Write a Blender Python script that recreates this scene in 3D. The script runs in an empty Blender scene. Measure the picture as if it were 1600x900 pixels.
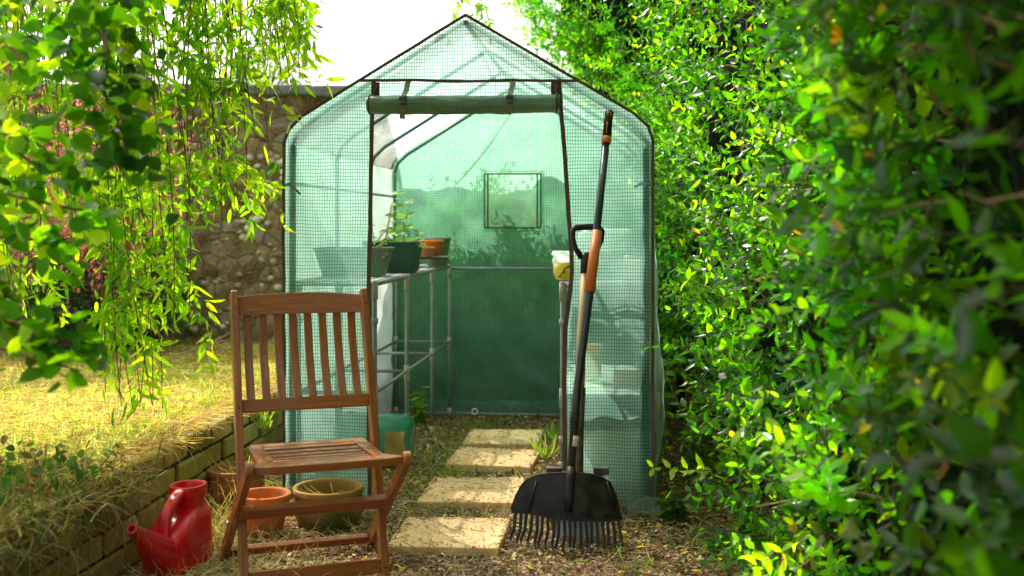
import bpy, math, random
import numpy as np
from mathutils import Vector, Matrix, noise

rng = np.random.default_rng(7)
random.seed(7)
R = math.radians
sc = bpy.context.scene
col = sc.collection

# ------------------------------------------------------------------ camera model
F = 1700.0; HY = 353.0; CH = 1.10           # focal length in px (1600 wide), horizon row, eye height
def P(px, py, Y): return Vector(((px-800)/F*Y, Y, CH-(py-HY)/F*Y))
def G(px, py, z=0.0):
    Y = (CH-z)*F/(py-HY)
    return Vector(((px-800)/F*Y, Y, z))

# ------------------------------------------------------------------ node helpers
def new_mat(name):
    m = bpy.data.materials.new(name); m.use_nodes = True
    nt = m.node_tree; nt.nodes.clear()
    out = nt.nodes.new('ShaderNodeOutputMaterial')
    return m, nt, out
def N(nt, typ, **kw):
    n = nt.nodes.new(typ)
    for k, v in kw.items():
        if k in n.inputs: n.inputs[k].default_value = v
        else: setattr(n, k, v)
    return n
def L(nt, a, b): nt.links.new(a, b)
def c4(c): return (c[0], c[1], c[2], 1.0)
def ramp(nt, fac, stops):
    r = nt.nodes.new('ShaderNodeValToRGB'); L(nt, fac, r.inputs[0])
    el = r.color_ramp.elements
    while len(el) > 1: el.remove(el[0])
    el[0].position = stops[0][0]; el[0].color = c4(stops[0][1])
    for p, c in stops[1:]:
        e = el.new(p); e.color = c4(c)
    return r.outputs[0]
def mixc(nt, fac, a, b, blend='MIX'):
    m = nt.nodes.new('ShaderNodeMix'); m.data_type = 'RGBA'; m.blend_type = blend
    for i, v in ((0, fac), (6, a), (7, b)):
        if hasattr(v, 'links'): L(nt, v, m.inputs[i])
        else: m.inputs[i].default_value = v if i == 0 else c4(v)
    return m.outputs[2]
def mathn(nt, op, a, b=0.0, c=None):
    m = nt.nodes.new('ShaderNodeMath'); m.operation = op
    for i, v in ((0, a), (1, b)) + (((2, c),) if c is not None else ()):
        if hasattr(v, 'links'): L(nt, v, m.inputs[i])
        else: m.inputs[i].default_value = v
    return m.outputs[0]
def noise_n(nt, vec, scale, detail=4, rough=.55, dist=0.0):
    n = N(nt, 'ShaderNodeTexNoise', Scale=scale, Detail=detail, Roughness=rough, Distortion=dist)
    L(nt, vec, n.inputs['Vector']); return n.outputs['Fac']
def objco(nt): return nt.nodes.new('ShaderNodeTexCoord').outputs['Object']
def uvco(nt): return nt.nodes.new('ShaderNodeTexCoord').outputs['UV']
def scaled(nt, vec, s):
    m = nt.nodes.new('ShaderNodeMapping'); L(nt, vec, m.inputs[0]); m.inputs['Scale'].default_value = s
    return m.outputs[0]
def bump(nt, h, strength, dist):
    b = N(nt, 'ShaderNodeBump', Strength=strength, Distance=dist); L(nt, h, b.inputs['Height']); return b.outputs[0]
def pbr(nt, out, color, rough=.6, spec=.4, nrm=None, metal=0.0):
    p = nt.nodes.new('ShaderNodeBsdfPrincipled')
    for k, v in (('Base Color', color), ('Roughness', rough), ('Specular IOR Level', spec), ('Metallic', metal)):
        if hasattr(v, 'links'): L(nt, v, p.inputs[k])
        else: p.inputs[k].default_value = c4(v) if k == 'Base Color' else v
    if nrm is not None: L(nt, nrm, p.inputs['Normal'])
    if out is not None: L(nt, p.outputs[0], out.inputs[0])
    return p

def mottled(name, c1, c2, scale=20, rough=.6, spec=.3, bs=.3, bd=.004, c3=None, metal=0.0, detail=6):
    m, nt, out = new_mat(name); co = objco(nt)
    n = noise_n(nt, co, scale, detail, .6); n2 = noise_n(nt, co, scale*.23, 3, .5)
    st = [(.3, c1), (.7, c2)]
    c = ramp(nt, n, st)
    if c3 is not None: c = mixc(nt, ramp(nt, n2, [(.45, (0,0,0)), (.62, (1,1,1))]), c, c3)
    rr = ramp(nt, n2, [(.3, (max(rough-.12, .02),)*3), (.7, (min(rough+.12, 1),)*3)])
    pbr(nt, out, c, rr, spec, bump(nt, n, bs, bd), metal)
    return m

# leaf: front reflection + strong back-lit transmission, colour per leaf
def leaf_mat(name, trans=.5, gain=(2.6, 2.6, 1.2), rough=.38, spec=.5):
    m, nt, out = new_mat(name)
    at = nt.nodes.new('ShaderNodeAttribute'); at.attribute_name = 'Col'
    co = objco(nt)
    n = noise_n(nt, co, 60, 3)
    base = mixc(nt, .35, at.outputs['Color'], ramp(nt, n, [(.3, (.35,.35,.35)), (.7, (1,1,1))]), 'MULTIPLY')
    p = pbr(nt, None, base, rough, spec)
    g = nt.nodes.new('ShaderNodeBsdfTranslucent')
    tc = mixc(nt, 1.0, at.outputs['Color'], gain, 'MULTIPLY'); L(nt, tc, g.inputs['Color'])
    mx = nt.nodes.new('ShaderNodeMixShader'); mx.inputs[0].default_value = trans
    L(nt, p.outputs[0], mx.inputs[1]); L(nt, g.outputs[0], mx.inputs[2]); L(nt, mx.outputs[0], out.inputs[0])
    return m

def fabric_mat(name, tint=(.30,.66,.52), line=(.02,.13,.09), see=.36, lines_on=1.0, clear=(.62,.93,.82), diff=.35, gx=.0100, gz=.0135):
    m, nt, out = new_mat(name)
    uv = uvco(nt)
    nz = nt.nodes.new('ShaderNodeTexNoise'); nz.inputs['Scale'].default_value = 7; nz.inputs['Detail'].default_value = 2
    L(nt, uv, nz.inputs['Vector'])
    ad = nt.nodes.new('ShaderNodeVectorMath'); ad.operation = 'MULTIPLY_ADD'
    L(nt, nz.outputs['Color'], ad.inputs[0]); ad.inputs[1].default_value = (.012,.012,0); L(nt, uv, ad.inputs[2])
    sp = nt.nodes.new('ShaderNodeSeparateXYZ'); L(nt, ad.outputs[0], sp.inputs[0])
    def ln(c, pitch, w):
        f = mathn(nt, 'FRACT', mathn(nt, 'DIVIDE', c, pitch))
        d = mathn(nt, 'ABSOLUTE', mathn(nt, 'SUBTRACT', f, .5))
        return mathn(nt, 'LESS_THAN', d, w)
    lx = ln(sp.outputs[0], gx, .095); lz = ln(sp.outputs[1], gz, .078)
    g = mathn(nt, 'MAXIMUM', lx, lz)
    g = mathn(nt, 'MULTIPLY', g, lines_on)
    blot = noise_n(nt, uv, 5, 5, .6)
    tcol = mixc(nt, ramp(nt, blot, [(.35, (0,0,0)), (.7, (1,1,1))]), tint, tuple(min(1, t*1.25+.06) for t in tint))
    c = mixc(nt, g, tcol, line)
    lowz = ramp(nt, mathn(nt, 'ADD', sp.outputs[1], mathn(nt, 'MULTIPLY', noise_n(nt, uv, 9, 5, .7), .35)), [(.12, (1,1,1)), (.42, (0,0,0))])
    dirt = mathn(nt, 'MULTIPLY', lowz, ramp(nt, noise_n(nt, uv, 38, 6, .7), [(.35, (.2,)*3), (.62, (.85,)*3)]))
    c = mixc(nt, dirt, c, (.16,.15,.07))
    tr = nt.nodes.new('ShaderNodeBsdfTranslucent'); L(nt, c, tr.inputs[0])
    df = pbr(nt, None, c, .32, .5, bump(nt, noise_n(nt, uv, 16, 4), .25, .01))
    m1 = nt.nodes.new('ShaderNodeMixShader'); m1.inputs[0].default_value = diff
    L(nt, tr.outputs[0], m1.inputs[1]); L(nt, df.outputs[0], m1.inputs[2])
    tp = nt.nodes.new('ShaderNodeBsdfTransparent'); tp.inputs[0].default_value = c4(clear)
    sf = mathn(nt, 'MULTIPLY', mathn(nt, 'SUBTRACT', 1.0, mathn(nt, 'MULTIPLY', g, .85)), see)
    sf = mathn(nt, 'MULTIPLY', sf, ramp(nt, blot, [(.3, (1.1,)*3), (.7, (.75,)*3)]))
    sf = mathn(nt, 'MULTIPLY', sf, mathn(nt, 'SUBTRACT', 1.0, mathn(nt, 'MULTIPLY', dirt, .6)))
    m2 = nt.nodes.new('ShaderNodeMixShader'); L(nt, sf, m2.inputs[0])
    L(nt, m1.outputs[0], m2.inputs[1]); L(nt, tp.outputs[0], m2.inputs[2]); L(nt, m2.outputs[0], out.inputs[0])
    return m

def wood_mat(name, a, b, c, rough=.45, spec=.4, grain=1.0):
    m, nt, out = new_mat(name)
    uv = uvco(nt)
    v = scaled(nt, uv, (6*grain, 90*grain, 1))
    n = noise_n(nt, v, 1.0, 7, .62, .6)
    n2 = noise_n(nt, scaled(nt, uv, (2.3, 14, 1)), 1.0, 3)
    cc = ramp(nt, n, [(.25, a), (.55, b), (.8, c)])
    cc = mixc(nt, ramp(nt, n2, [(.4, (0,0,0)), (.8, (.5,)*3)]), cc, a)
    n3 = noise_n(nt, objco(nt), 6.5, 6, .65)
    cc = mixc(nt, ramp(nt, n3, [(.52, (0,0,0)), (.72, (.42,)*3)]), cc, tuple(.5*(q*.45+.22) for q in c))
    pbr(nt, out, cc, ramp(nt, n, [(.2, (rough+.12,)*3), (.8, (rough-.08,)*3)]), spec, bump(nt, n, .35, .0015))
    return m

M = {}
M['privet'] = leaf_mat('privet leaf', .58, (5.3, 5.8, .3), .27, .7)
M['willow'] = leaf_mat('willow leaf', .6, (5.0, 4.7, .6), .42, .25)
M['hazel'] = leaf_mat('broad leaf', .5, (4.2, 3.6, .3), .55, .12)
M['herb'] = leaf_mat('herb leaf', .5, (3.0, 2.8, 1.0), .4, .5)
M['grass'] = leaf_mat('grass blade', .45, (2.2, 2.0, 1.0), .5, .3)
M['litter'] = leaf_mat('litter', .12, (1.5, 1.3, .9), .6, .25)
M['petal'] = leaf_mat('pink petal', .5, (1.6, 1.3, 1.2), .6, .2)
M['twig'] = mottled('twig bark', (.06,.035,.02), (.16,.09,.045), 60, .8)
M['rtwig'] = mottled('red twig', (.12,.05,.02), (.26,.13,.05), 50, .6)
M['bark'] = mottled('trunk bark', (.035,.027,.02), (.12,.095,.07), 18, .9, .2, .9, .02)
M['core'] = mottled('hedge shade', (.004,.007,.003), (.015,.022,.008), 14, .95, .05, .9, .03)  # near-black colour stands in for the shade deep inside the hedge
M['frame'] = mottled('grey coated tube', (.16,.19,.18), (.26,.29,.27), 25, .4, .5, .05, .001)
M['framegreen'] = mottled('green coated tube', (.02,.10,.07), (.04,.15,.10), 25, .4, .5, .05, .001)
M['joint'] = mottled('beige plastic joint', (.36,.33,.26), (.45,.42,.33), 25, .45, .5, .05, .001)
M['binding'] = mottled('brown binding tape', (.085,.055,.045), (.15,.095,.07), 140, .75, .2, .4, .001)
M['strap'] = mottled('webbing strap', (.14,.17,.12), (.21,.24,.17), 160, .7, .2, .4, .001)
M['buckle'] = mottled('buckle plastic', (.03,.04,.035), (.05,.06,.05), 60, .4, .5, .05, .001)
M['fab_front'] = fabric_mat('reinforced film front', (.56,.96,.82), (.03,.2,.14), .50, 1.0, (.80,1.0,.92), .18)
M['fab_gable'] = fabric_mat('reinforced film gable', (.66,.95,.88), (.06,.25,.2), .34, 1.0, (.84,1.0,.95), .18)
M['fab_side'] = fabric_mat('reinforced film side', (.72,.94,.88), (.25,.58,.47), .14, .8, (.8,.98,.93), .2)
M['fab_roof'] = fabric_mat('reinforced film roof', (.85,.96,.93), (.35,.6,.52), .85, .25, (.95,1.0,.98), .2)
M['fab_rear'] = fabric_mat('reinforced film rear', (.38,.86,.60), (.02,.22,.10), .48, 1.0, (.60,.98,.76), .36, .014, .014)
M['fab_win'] = fabric_mat('window gauze', (.36,.82,.54), (.06,.25,.14), .55, .7, (.64,.98,.74), .25)
M['fab_roll'] = fabric_mat('rolled door film', (.16,.34,.22), (.02,.07,.04), .05, 1.0, (.5,.8,.7), .8, .009, .009)
M['teak'] = wood_mat('oiled hardwood', (.16,.042,.010), (.38,.125,.026), (.58,.24,.06), .25, .6)
M['ash'] = wood_mat('ash shaft', (.40,.26,.12), (.55,.39,.2), (.62,.46,.27), .5, .4)
M['black'] = mottled('black plastic', (.007,.007,.008), (.015,.014,.014), 80, .5, .3, .1, .0008, (.035,.030,.026))
M['tubeblk'] = mottled('dark coated shaft', (.014,.02,.022), (.026,.034,.036), 60, .32, .5, .05, .0006)
M['orange'] = mottled('orange sleeve', (.62,.15,.025), (.75,.21,.04), 40, .45, .45, .08, .0008)
M['label'] = mottled('paper label', (.55,.50,.38), (.7,.64,.5), 90, .6, .3, .1, .0006, (.35,.3,.2))
M['steel'] = mottled('worn steel', (.45,.46,.46), (.62,.63,.62), 30, .38, .5, .15, .0008, (.3,.26,.22), .7)
M['darksteel'] = mottled('dark steel', (.10,.075,.055), (.19,.14,.10), 40, .55, .4, .3, .001, (.05,.045,.04), .3)
M['red'] = mottled('red plastic', (.58,.004,.008), (.72,.010,.012), 9, .33, .5, .12, .002, (.52,.02,.02))
M['terra'] = mottled('terracotta', (.62,.14,.02), (.78,.22,.04), 30, .8, .2, .3, .002, (.38,.17,.08))
M['terra_dark'] = mottled('weathered terracotta', (.36,.13,.05), (.5,.2,.08), 24, .85, .2, .5, .003, (.17,.13,.07))
M['mossy'] = mottled('mossy clay', (.32,.16,.04), (.46,.25,.07), 16, .85, .2, .6, .004, (.10,.13,.03))
M['soil'] = mottled('soil', (.03,.02,.012), (.08,.05,.03), 60, .95, .1, .9, .01)
M['darkgreen'] = mottled('dark green plastic', (.012,.055,.035), (.02,.075,.045), 12, .4, .5, .05, .001)
M['greygreen'] = mottled('grey green plastic', (.10,.17,.13), (.14,.22,.17), 12, .45, .4, .05, .001)
M['wire'] = mottled('galvanised wire', (.35,.37,.36), (.5,.52,.5), 40, .35, .5, .05, .001, None, .6)
M['sack'] = mottled('green sack film', (.03,.22,.12), (.05,.32,.18), 9, .28, .6, .4, .01)
M['sackpic'] = mottled('sack picture', (.45,.20,.03), (.14,.17,.03), 24, .35, .5, .2, .003, (.5,.35,.1))
M['whitesack'] = mottled('white sack film', (.80,.88,.80), (.9,.95,.9), 9, .35, .5, .4, .01)
M['yellow'] = mottled('yellow film', (.70,.55,.01), (.80,.66,.03), 14, .3, .6, .4, .006)
M['ink'] = mottled('black print', (.01,.01,.008), (.03,.025,.01), 60, .4, .4, .05, .001)
M['limepack'] = mottled('lime packet', (.45,.62,.08), (.62,.72,.2), 18, .4, .4, .2, .003, (.8,.75,.3))
M['greenpack'] = mottled('green packet', (.02,.30,.14), (.05,.42,.22), 18, .4, .4, .2, .003)
M['dome'] = mottled('milky plastic', (.85,.9,.9), (.92,.96,.96), 8, .2, .6, .1, .002)
M['blue'] = mottled('blue cap', (.03,.22,.45), (.05,.30,.55), 20, .3, .5, .05, .001)
M['rock'] = mottled('flint', (.10,.12,.11), (.25,.27,.24), 14, .6, .4, .7, .01)
M['peach'] = mottled('peach plastic', (.9,.42,.12), (.95,.5,.2), 14, .4, .4, .1, .001)

def slab_mat():
    m, nt, out = new_mat('sandstone slab'); co = objco(nt)
    n = noise_n(nt, co, 9, 8, .62); n2 = noise_n(nt, co, 70, 6, .7); n3 = noise_n(nt, co, 26, 6, .75, 1.5)
    c = ramp(nt, n, [(.3, (.78,.48,.21)), (.7, (.95,.68,.38))])
    c = mixc(nt, ramp(nt, n2, [(.35, (.35,)*3), (.55, (0,0,0))]), c, (.36,.24,.11))
    c = mixc(nt, ramp(nt, n3, [(.75, (0,0,0)), (.82, (.6,)*3)]), c, (.16,.10,.05))
    pbr(nt, out, c, .85, .2, bump(nt, mathn(nt, 'ADD', n, n2), .6, .006)); return m
M['slab'] = slab_mat()

def ground_mat():
    m, nt, out = new_mat('mulch soil'); co = objco(nt)
    n = noise_n(nt, co, 22, 9, .7); n2 = noise_n(nt, co, 1.3, 4, .6); n3 = noise_n(nt, co, 110, 4, .7)
    c = ramp(nt, n, [(.3, (.05,.026,.014)), (.5, (.16,.09,.05)), (.72, (.32,.20,.12))])
    c = mixc(nt, ramp(nt, n3, [(.55, (0,0,0)), (.7, (.7,)*3)]), c, (.26,.17,.10))
    c = mixc(nt, ramp(nt, n2, [(.5, (0,0,0)), (.7, (.35,)*3)]), c, (.06,.09,.02))
    pbr(nt, out, c, .95, .1, bump(nt, mathn(nt, 'ADD', n, n3), .9, .012)); return m
M['ground'] = ground_mat()
def lawn_mat():
    m, nt, out = new_mat('dry turf'); co = objco(nt)
    n = noise_n(nt, co, 30, 9, .7); n2 = noise_n(nt, co, 2.2, 4, .6)
    c = ramp(nt, n, [(.3, (.2,.18,.04)), (.55, (.5,.46,.14)), (.75, (.8,.72,.34))])
    c = mixc(nt, ramp(nt, n2, [(.48, (0,0,0)), (.65, (.6,)*3)]), c, (.10,.15,.03))
    pbr(nt, out, c, .95, .1, bump(nt, n, .9, .02)); return m
M['lawn'] = lawn_mat()
def flint_wall_mat():
    m, nt, out = new_mat('flint rubble wall'); co = objco(nt)
    nz = nt.nodes.new('ShaderNodeTexNoise'); nz.inputs['Scale'].default_value = 9; nz.inputs['Detail'].default_value = 3; L(nt, co, nz.inputs['Vector'])
    ad = nt.nodes.new('ShaderNodeVectorMath'); ad.operation = 'MULTIPLY_ADD'
    L(nt, nz.outputs['Color'], ad.inputs[0]); ad.inputs[1].default_value = (.06,.06,.06); L(nt, co, ad.inputs[2])
    v = N(nt, 'ShaderNodeTexVoronoi', Scale=11.0, Randomness=1.0); L(nt, ad.outputs[0], v.inputs['Vector'])
    ve = N(nt, 'ShaderNodeTexVoronoi', Scale=11.0, Randomness=1.0); ve.feature = 'DISTANCE_TO_EDGE'; L(nt, ad.outputs[0], ve.inputs['Vector'])
    sp = nt.nodes.new('ShaderNodeSeparateColor'); L(nt, v.outputs['Color'], sp.inputs[0])
    stone = ramp(nt, sp.outputs[0], [(0, (.26,.21,.10)), (.3, (.50,.41,.20)), (.55, (.62,.52,.26)), (.75, (.34,.17,.06)), (.87, (.5,.46,.34)), (1, (.66,.63,.54))])
    n = noise_n(nt, co, 45, 6, .7); n2 = noise_n(nt, co, 3, 5, .6)
    mort = ramp(nt, n, [(.3, (.36,.29,.12)), (.7, (.70,.58,.28))])
    mask = ramp(nt, ve.outputs['Distance'], [(.05, (0,0,0)), (.10, (1,1,1))])
    keep = mathn(nt, 'MULTIPLY', mask, mathn(nt, 'GREATER_THAN', sp.outputs[1], .22))
    c = mixc(nt, keep, mort, stone); c = mixc(nt, ramp(nt, ve.outputs['Distance'], [(.0, (.6,)*3), (.06, (0,0,0))]), c, (.07,.05,.02))
    c = mixc(nt, ramp(nt, n2, [(.5, (0,0,0)), (.72, (.7,)*3)]), c, (.15,.15,.035))
    c = mixc(nt, .5, c, ramp(nt, n, [(.25, (.55,)*3), (.7, (1.1,)*3)]), 'MULTIPLY')
    h = mathn(nt, 'ADD', mathn(nt, 'MULTIPLY', keep, .8), n)
    pbr(nt, out, c, .85, .25, bump(nt, h, 1.0, .05)); return m
M['flint'] = flint_wall_mat()
def block_mat():
    m, nt, out = new_mat('mossy garden block'); co = objco(nt)
    n = noise_n(nt, co, 14, 8, .7); n2 = noise_n(nt, co, 5, 5, .6); n3 = noise_n(nt, co, 90, 4)
    c = ramp(nt, n, [(.3, (.28,.21,.06)), (.7, (.58,.48,.17))])
    c = mixc(nt, ramp(nt, n2, [(.42, (0,0,0)), (.62, (.8,)*3)]), c, (.22,.25,.04))
    pbr(nt, out, c, .9, .15, bump(nt, mathn(nt, 'ADD', n, n3), .8, .008)); return m
M['block'] = block_mat()
M['block_pale'] = mottled('pale garden block', (.34,.26,.10), (.62,.52,.24), 14, .9, .15, .9, .01, (.30,.32,.07))
M['block_green'] = mottled('algae garden block', (.16,.16,.03), (.34,.33,.08), 14, .9, .15, .9, .01, (.22,.17,.06))
M['mortar'] = mottled('dark mortar', (.03,.025,.01), (.08,.06,.03), 30, .95, .1, .8, .01)
M['farbrick'] = mottled('far brick', (.30,.12,.06), (.40,.18,.10), 12, .9)
M['tile'] = mottled('far roof', (.20,.09,.05), (.3,.14,.09), 12, .9)

# ------------------------------------------------------------------ object helpers
def tag(o, label=None, cat=None, group=None, kind=None):
    if label: o['label'] = label
    if cat: o['category'] = cat
    if group: o['group'] = group
    if kind: o['kind'] = kind
    return o
def thing(name, label, cat, loc=(0,0,0), rz=0, group=None):
    o = bpy.data.objects.new(name, None); col.objects.link(o); o.empty_display_size = .1
    o.location = loc; o.rotation_euler = (0,0,rz)
    o['label'] = label; o['category'] = cat
    if group: o['group'] = group
    return o
def inv_of(o):
    m = Matrix.Identity(4)
    while o is not None:
        m = (Matrix.Translation(o.location) @ o.rotation_euler.to_matrix().to_4x4()) @ m
        o = o.parent
    return m.inverted()

class MB:
    """collects shapes with uv, builds one mesh object"""
    def __init__(s): s.v = []; s.f = []; s.uv = []; s.mi = []
    def face(s, idx, uvs=None, mi=0):
        s.f.append(tuple(idx)); s.uv.append(uvs if uvs else [(s.v[i][0]+s.v[i][1], s.v[i][2]) for i in idx]); s.mi.append(mi)
    def prism(s, bot, top, mi=0):
        n = len(bot); b = len(s.v); s.v += [Vector(p) for p in bot] + [Vector(p) for p in top]
        s.face(list(range(b, b+n))[::-1], None, mi); s.face(range(b+n, b+2*n), None, mi)
        for i in range(n): j = (i+1) % n; s.face((b+i, b+j, b+n+j, b+n+i), None, mi)
    def box(s, c, size, rz=0, mi=0):
        c = Vector(c); hx, hy, hz = size[0]/2, size[1]/2, size[2]/2; m = Matrix.Rotation(rz, 3, 'Z')
        q = [c + m @ Vector((x*hx, y*hy, 0)) for x, y in ((-1,-1),(1,-1),(1,1),(-1,1))]
        s.prism([p-Vector((0,0,hz)) for p in q], [p+Vector((0,0,hz)) for p in q], mi)
    def beam(s, a, b, w, t, side, mi=0, ends=None):
        """rectangular bar a->b, w along `side`, t across; uv runs along the length"""
        a = Vector(a); b = Vector(b); d = (b-a); ln = d.length; d.normalize()
        sd = Vector(side); sd = (sd - d*sd.dot(d)).normalized(); up = d.cross(sd)
        k = len(s.v); off = random.random()*9
        w2 = ends if ends else w
        for p, ww in ((a, w), (b, w2)):
            for x, y in ((-1,-1),(1,-1),(1,1),(-1,1)): s.v.append(p + sd*(x*ww/2) + up*(y*t/2))
        dims = [w, t, w, t]; u = off
        for i in range(4):
            j = (i+1) % 4
            s.face((k+i, k+j, k+4+j, k+4+i), [(off, u), (off, u+dims[i]), (off+ln, u+dims[i]), (off+ln, u)], mi); u += dims[i]
        s.face((k+3, k+2, k+1, k), [(off, u+q) for q in (0, .01, .02, .03)], mi); s.face((k+4, k+5, k+6, k+7), [(off, u+q) for q in (0, .01, .02, .03)], mi)
    def sweep(s, pts, ws, ts, side, mi=0):
        k = len(s.v); m = len(pts); off = random.random()*9; acc = 0
        for i, p in enumerate(pts):
            d = (pts[min(i+1, m-1)]-pts[max(i-1, 0)]).normalized(); sd = (Vector(side)-d*Vector(side).dot(d)).normalized(); up = d.cross(sd)
            for x, y in ((-1,-1),(1,-1),(1,1),(-1,1)): s.v.append(p + sd*(x*ws[i]/2) + up*(y*ts[i]/2))
        for i in range(m-1):
            ln = (pts[i+1]-pts[i]).length; u = off
            for j in range(4):
                j2 = (j+1) % 4; w_ = (ws[0], ts[0])[j % 2]
                s.face((k+4*i+j, k+4*i+j2, k+4*i+4+j2, k+4*i+4+j), [(off+acc, u), (off+acc, u+w_), (off+acc+ln, u+w_), (off+acc+ln, u)], mi); u += w_
            acc += ln
        s.face((k+3, k+2, k+1, k), None, mi); e = k+4*(m-1); s.face((e, e+1, e+2, e+3), None, mi)
    def tube(s, pts, r, n=8, mi=0, cap=True, closed=False):
        pts = [Vector(p) for p in pts]; rs = r if isinstance(r, (list, tuple)) else [r]*len(pts)
        k = len(s.v); m = len(pts); ref = None; acc = 0
        for i, p in enumerate(pts):
            d = (pts[(i+1) % m] - pts[i-1]) if (closed or 0 < i < m-1) else (pts[1]-pts[0] if i == 0 else pts[-1]-pts[-2])
            d.normalize()
            if ref is None: ref = Vector((0,0,1)) if abs(d.z) < .9 else Vector((1,0,0))
            x = (ref - d*ref.dot(d)).normalized(); ref = x; y = d.cross(x)
            for j in range(n):
                a = 2*math.pi*j/n; s.v.append(p + (x*math.cos(a)+y*math.sin(a))*rs[i])
        segs = m if closed else m-1
        for i in range(segs):
            i2 = (i+1) % m; ln = (pts[i2]-pts[i]).length
            for j in range(n):
                j2 = (j+1) % n; c = 2*math.pi*max(rs[i], 1e-4)/n
                s.face((k+i*n+j, k+i*n+j2, k+i2*n+j2, k+i2*n+j), [(acc, j*c), (acc, (j+1)*c), (acc+ln, (j+1)*c), (acc+ln, j*c)], mi)
            acc += ln
        if cap and not closed: s.face([k+j for j in range(n)][::-1], None, mi); s.face([k+(m-1)*n+j for j in range(n)], None, mi)
    def lathe(s, c, prof, n=40, mi=0, sx=1, sy=1, rz=0, fn=None):
        """prof: (radius, z) from bottom outside up, over the rim and down inside"""
        c = Vector(c); k = len(s.v); m = len(prof)
        for (r, z) in prof:
            for j in range(n):
                a = 2*math.pi*j/n; x, y = r*math.cos(a)*sx, r*math.sin(a)*sy
                if fn: x, y, z2 = fn(x, y, z, a)
                else: z2 = z
                s.v.append(c + Vector((x*math.cos(rz)-y*math.sin(rz), x*math.sin(rz)+y*math.cos(rz), z2)))
        for i in range(m-1):
            for j in range(n):
                j2 = (j+1) % n; s.face((k+i*n+j, k+i*n+j2, k+(i+1)*n+j2, k+(i+1)*n+j), None, mi)
        s.face([k+j for j in range(n)][::-1], None, mi); s.face([k+(m-1)*n+j for j in range(n)], None, mi)
    def grid(s, fn, nu, nv, uvf=None, mi=0, skip=None):
        k = len(s.v); T = []
        for i in range(nu+1):
            for j in range(nv+1):
                u, v = i/nu, j/nv; s.v.append(Vector(fn(u, v))); T.append(uvf(u, v) if uvf else (u, v))
        for i in range(nu):
            for j in range(nv):
                if skip and skip((i+.5)/nu, (j+.5)/nv): continue
                q = [i*(nv+1)+j, (i+1)*(nv+1)+j, (i+1)*(nv+1)+j+1, i*(nv+1)+j+1]
                s.face([k+x for x in q], [T[x] for x in q], mi)
    def build(s, name, mats, parent=None, smooth=False, local=False, bevel=0, mod=None, angle=40):
        me = bpy.data.meshes.new(name)
        vs = s.v
        if parent is not None and not local:
            iv = inv_of(parent); vs = [iv @ Vector(p) for p in s.v]
        me.from_pydata([tuple(p) for p in vs], [], s.f); 
        uvl = me.uv_layers.new(name='UVMap'); flat = [c for f in s.uv for uv in f for c in uv]
        uvl.data.foreach_set('uv', flat)
        for m_ in (mats if isinstance(mats, list) else [mats]): me.materials.append(m_)
        me.polygons.foreach_set('material_index', s.mi)
        me.update()
        o = bpy.data.objects.new(name, me); col.objects.link(o)
        if parent is not None: o.parent = parent
        if smooth:
            me.shade_smooth() if smooth == 'all' else me.set_sharp_from_angle(angle=R(angle))
            if smooth != 'all': me.polygons.foreach_set('use_smooth', [True]*len(me.polygons))
        if bevel:
            b = o.modifiers.new('bevel', 'BEVEL'); b.width = bevel; b.segments = 2; b.limit_method = 'ANGLE'; b.angle_limit = R(35)
        if mod: mod(o)
        return o

# instanced template meshes baked to one mesh by numpy
def leafshape(kind):
    if kind == 'privet':
        V = [(0,0,0), (.3,-.42,.10),(.3,0,0),(.3,.42,.10), (.68,-.36,.08),(.68,0,-.02),(.68,.36,.08), (1,0,-.10)]
        Fc = [(0,2,1),(0,3,2),(1,2,5,4),(2,3,6,5),(4,5,7),(5,6,7)]
    elif kind == 'willow':
        V = [(0,0,0), (.2,-.42,.03),(.2,.42,.03), (.5,-.5,.3),(.5,.5,.0), (.78,-.3,.1),(.78,.3,-.3), (1,0,-.5)]
        Fc = [(0,2,1),(1,2,4,3),(3,4,6,5),(5,6,7)]
    elif kind == 'hazel':
        pr = [(0,.02),(.06,.2),(.16,.36),(.24,.38),(.33,.49),(.42,.46),(.52,.5),(.6,.42),(.72,.42),(.78,.3),(.88,.2),(.93,.1)]
        V = []; Fc = []
        for u, w in pr: V += [(u,-w,.35*w-.12*u*u),(u,0,-.12*u*u),(u,w,.35*w-.12*u*u)]
        V.append((1.03,0,-.16)); n = len(pr)
        for i in range(n-1):
            a = 3*i; Fc += [(a,a+1,a+4,a+3),(a+1,a+2,a+5,a+4)]
        a = 3*(n-1); Fc += [(a,a+1,3*n),(a+1,a+2,3*n)]
    elif kind == 'blade':
        V = [(0,-.5,0),(0,.5,0),(.4,-.42,.04),(.4,.42,.04),(.75,-.25,.16),(.75,.25,.16),(1,0,.34)]
        Fc = [(0,1,3,2),(2,3,5,4),(4,5,6)]
    elif kind == 'curlblade':
        V = [(0,-.5,0),(0,.5,0),(.3,-.5,.02),(.3,.5,.02),(.6,-.42,.14),(.6,.42,.14),(.85,-.28,.36),(.85,.28,.36),(.95,0,.62)]
        Fc = [(0,1,3,2),(2,3,5,4),(4,5,7,6),(6,7,8)]
    elif kind == 'chip':
        V = [(0,-.4,0),(.1,.45,.05),(.6,.5,-.05),(1,.1,.08),(.8,-.5,0)]
        Fc = [(0,1,2,4),(2,3,4)]
        Fc = [(0,4,3,2,1)]
    elif kind == 'stick':
        V = [(0,-.5,-.3),(0,.5,-.3),(0,0,.6),(1,-.3,-.2),(1,.3,-.2),(1,0,.35)]
        Fc = [(0,1,4,3),(1,2,5,4),(2,0,3,5)]
    return np.array(V, float), Fc
def unit(a): return a/np.maximum(np.linalg.norm(a, axis=-1, keepdims=True), 1e-9)
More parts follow.
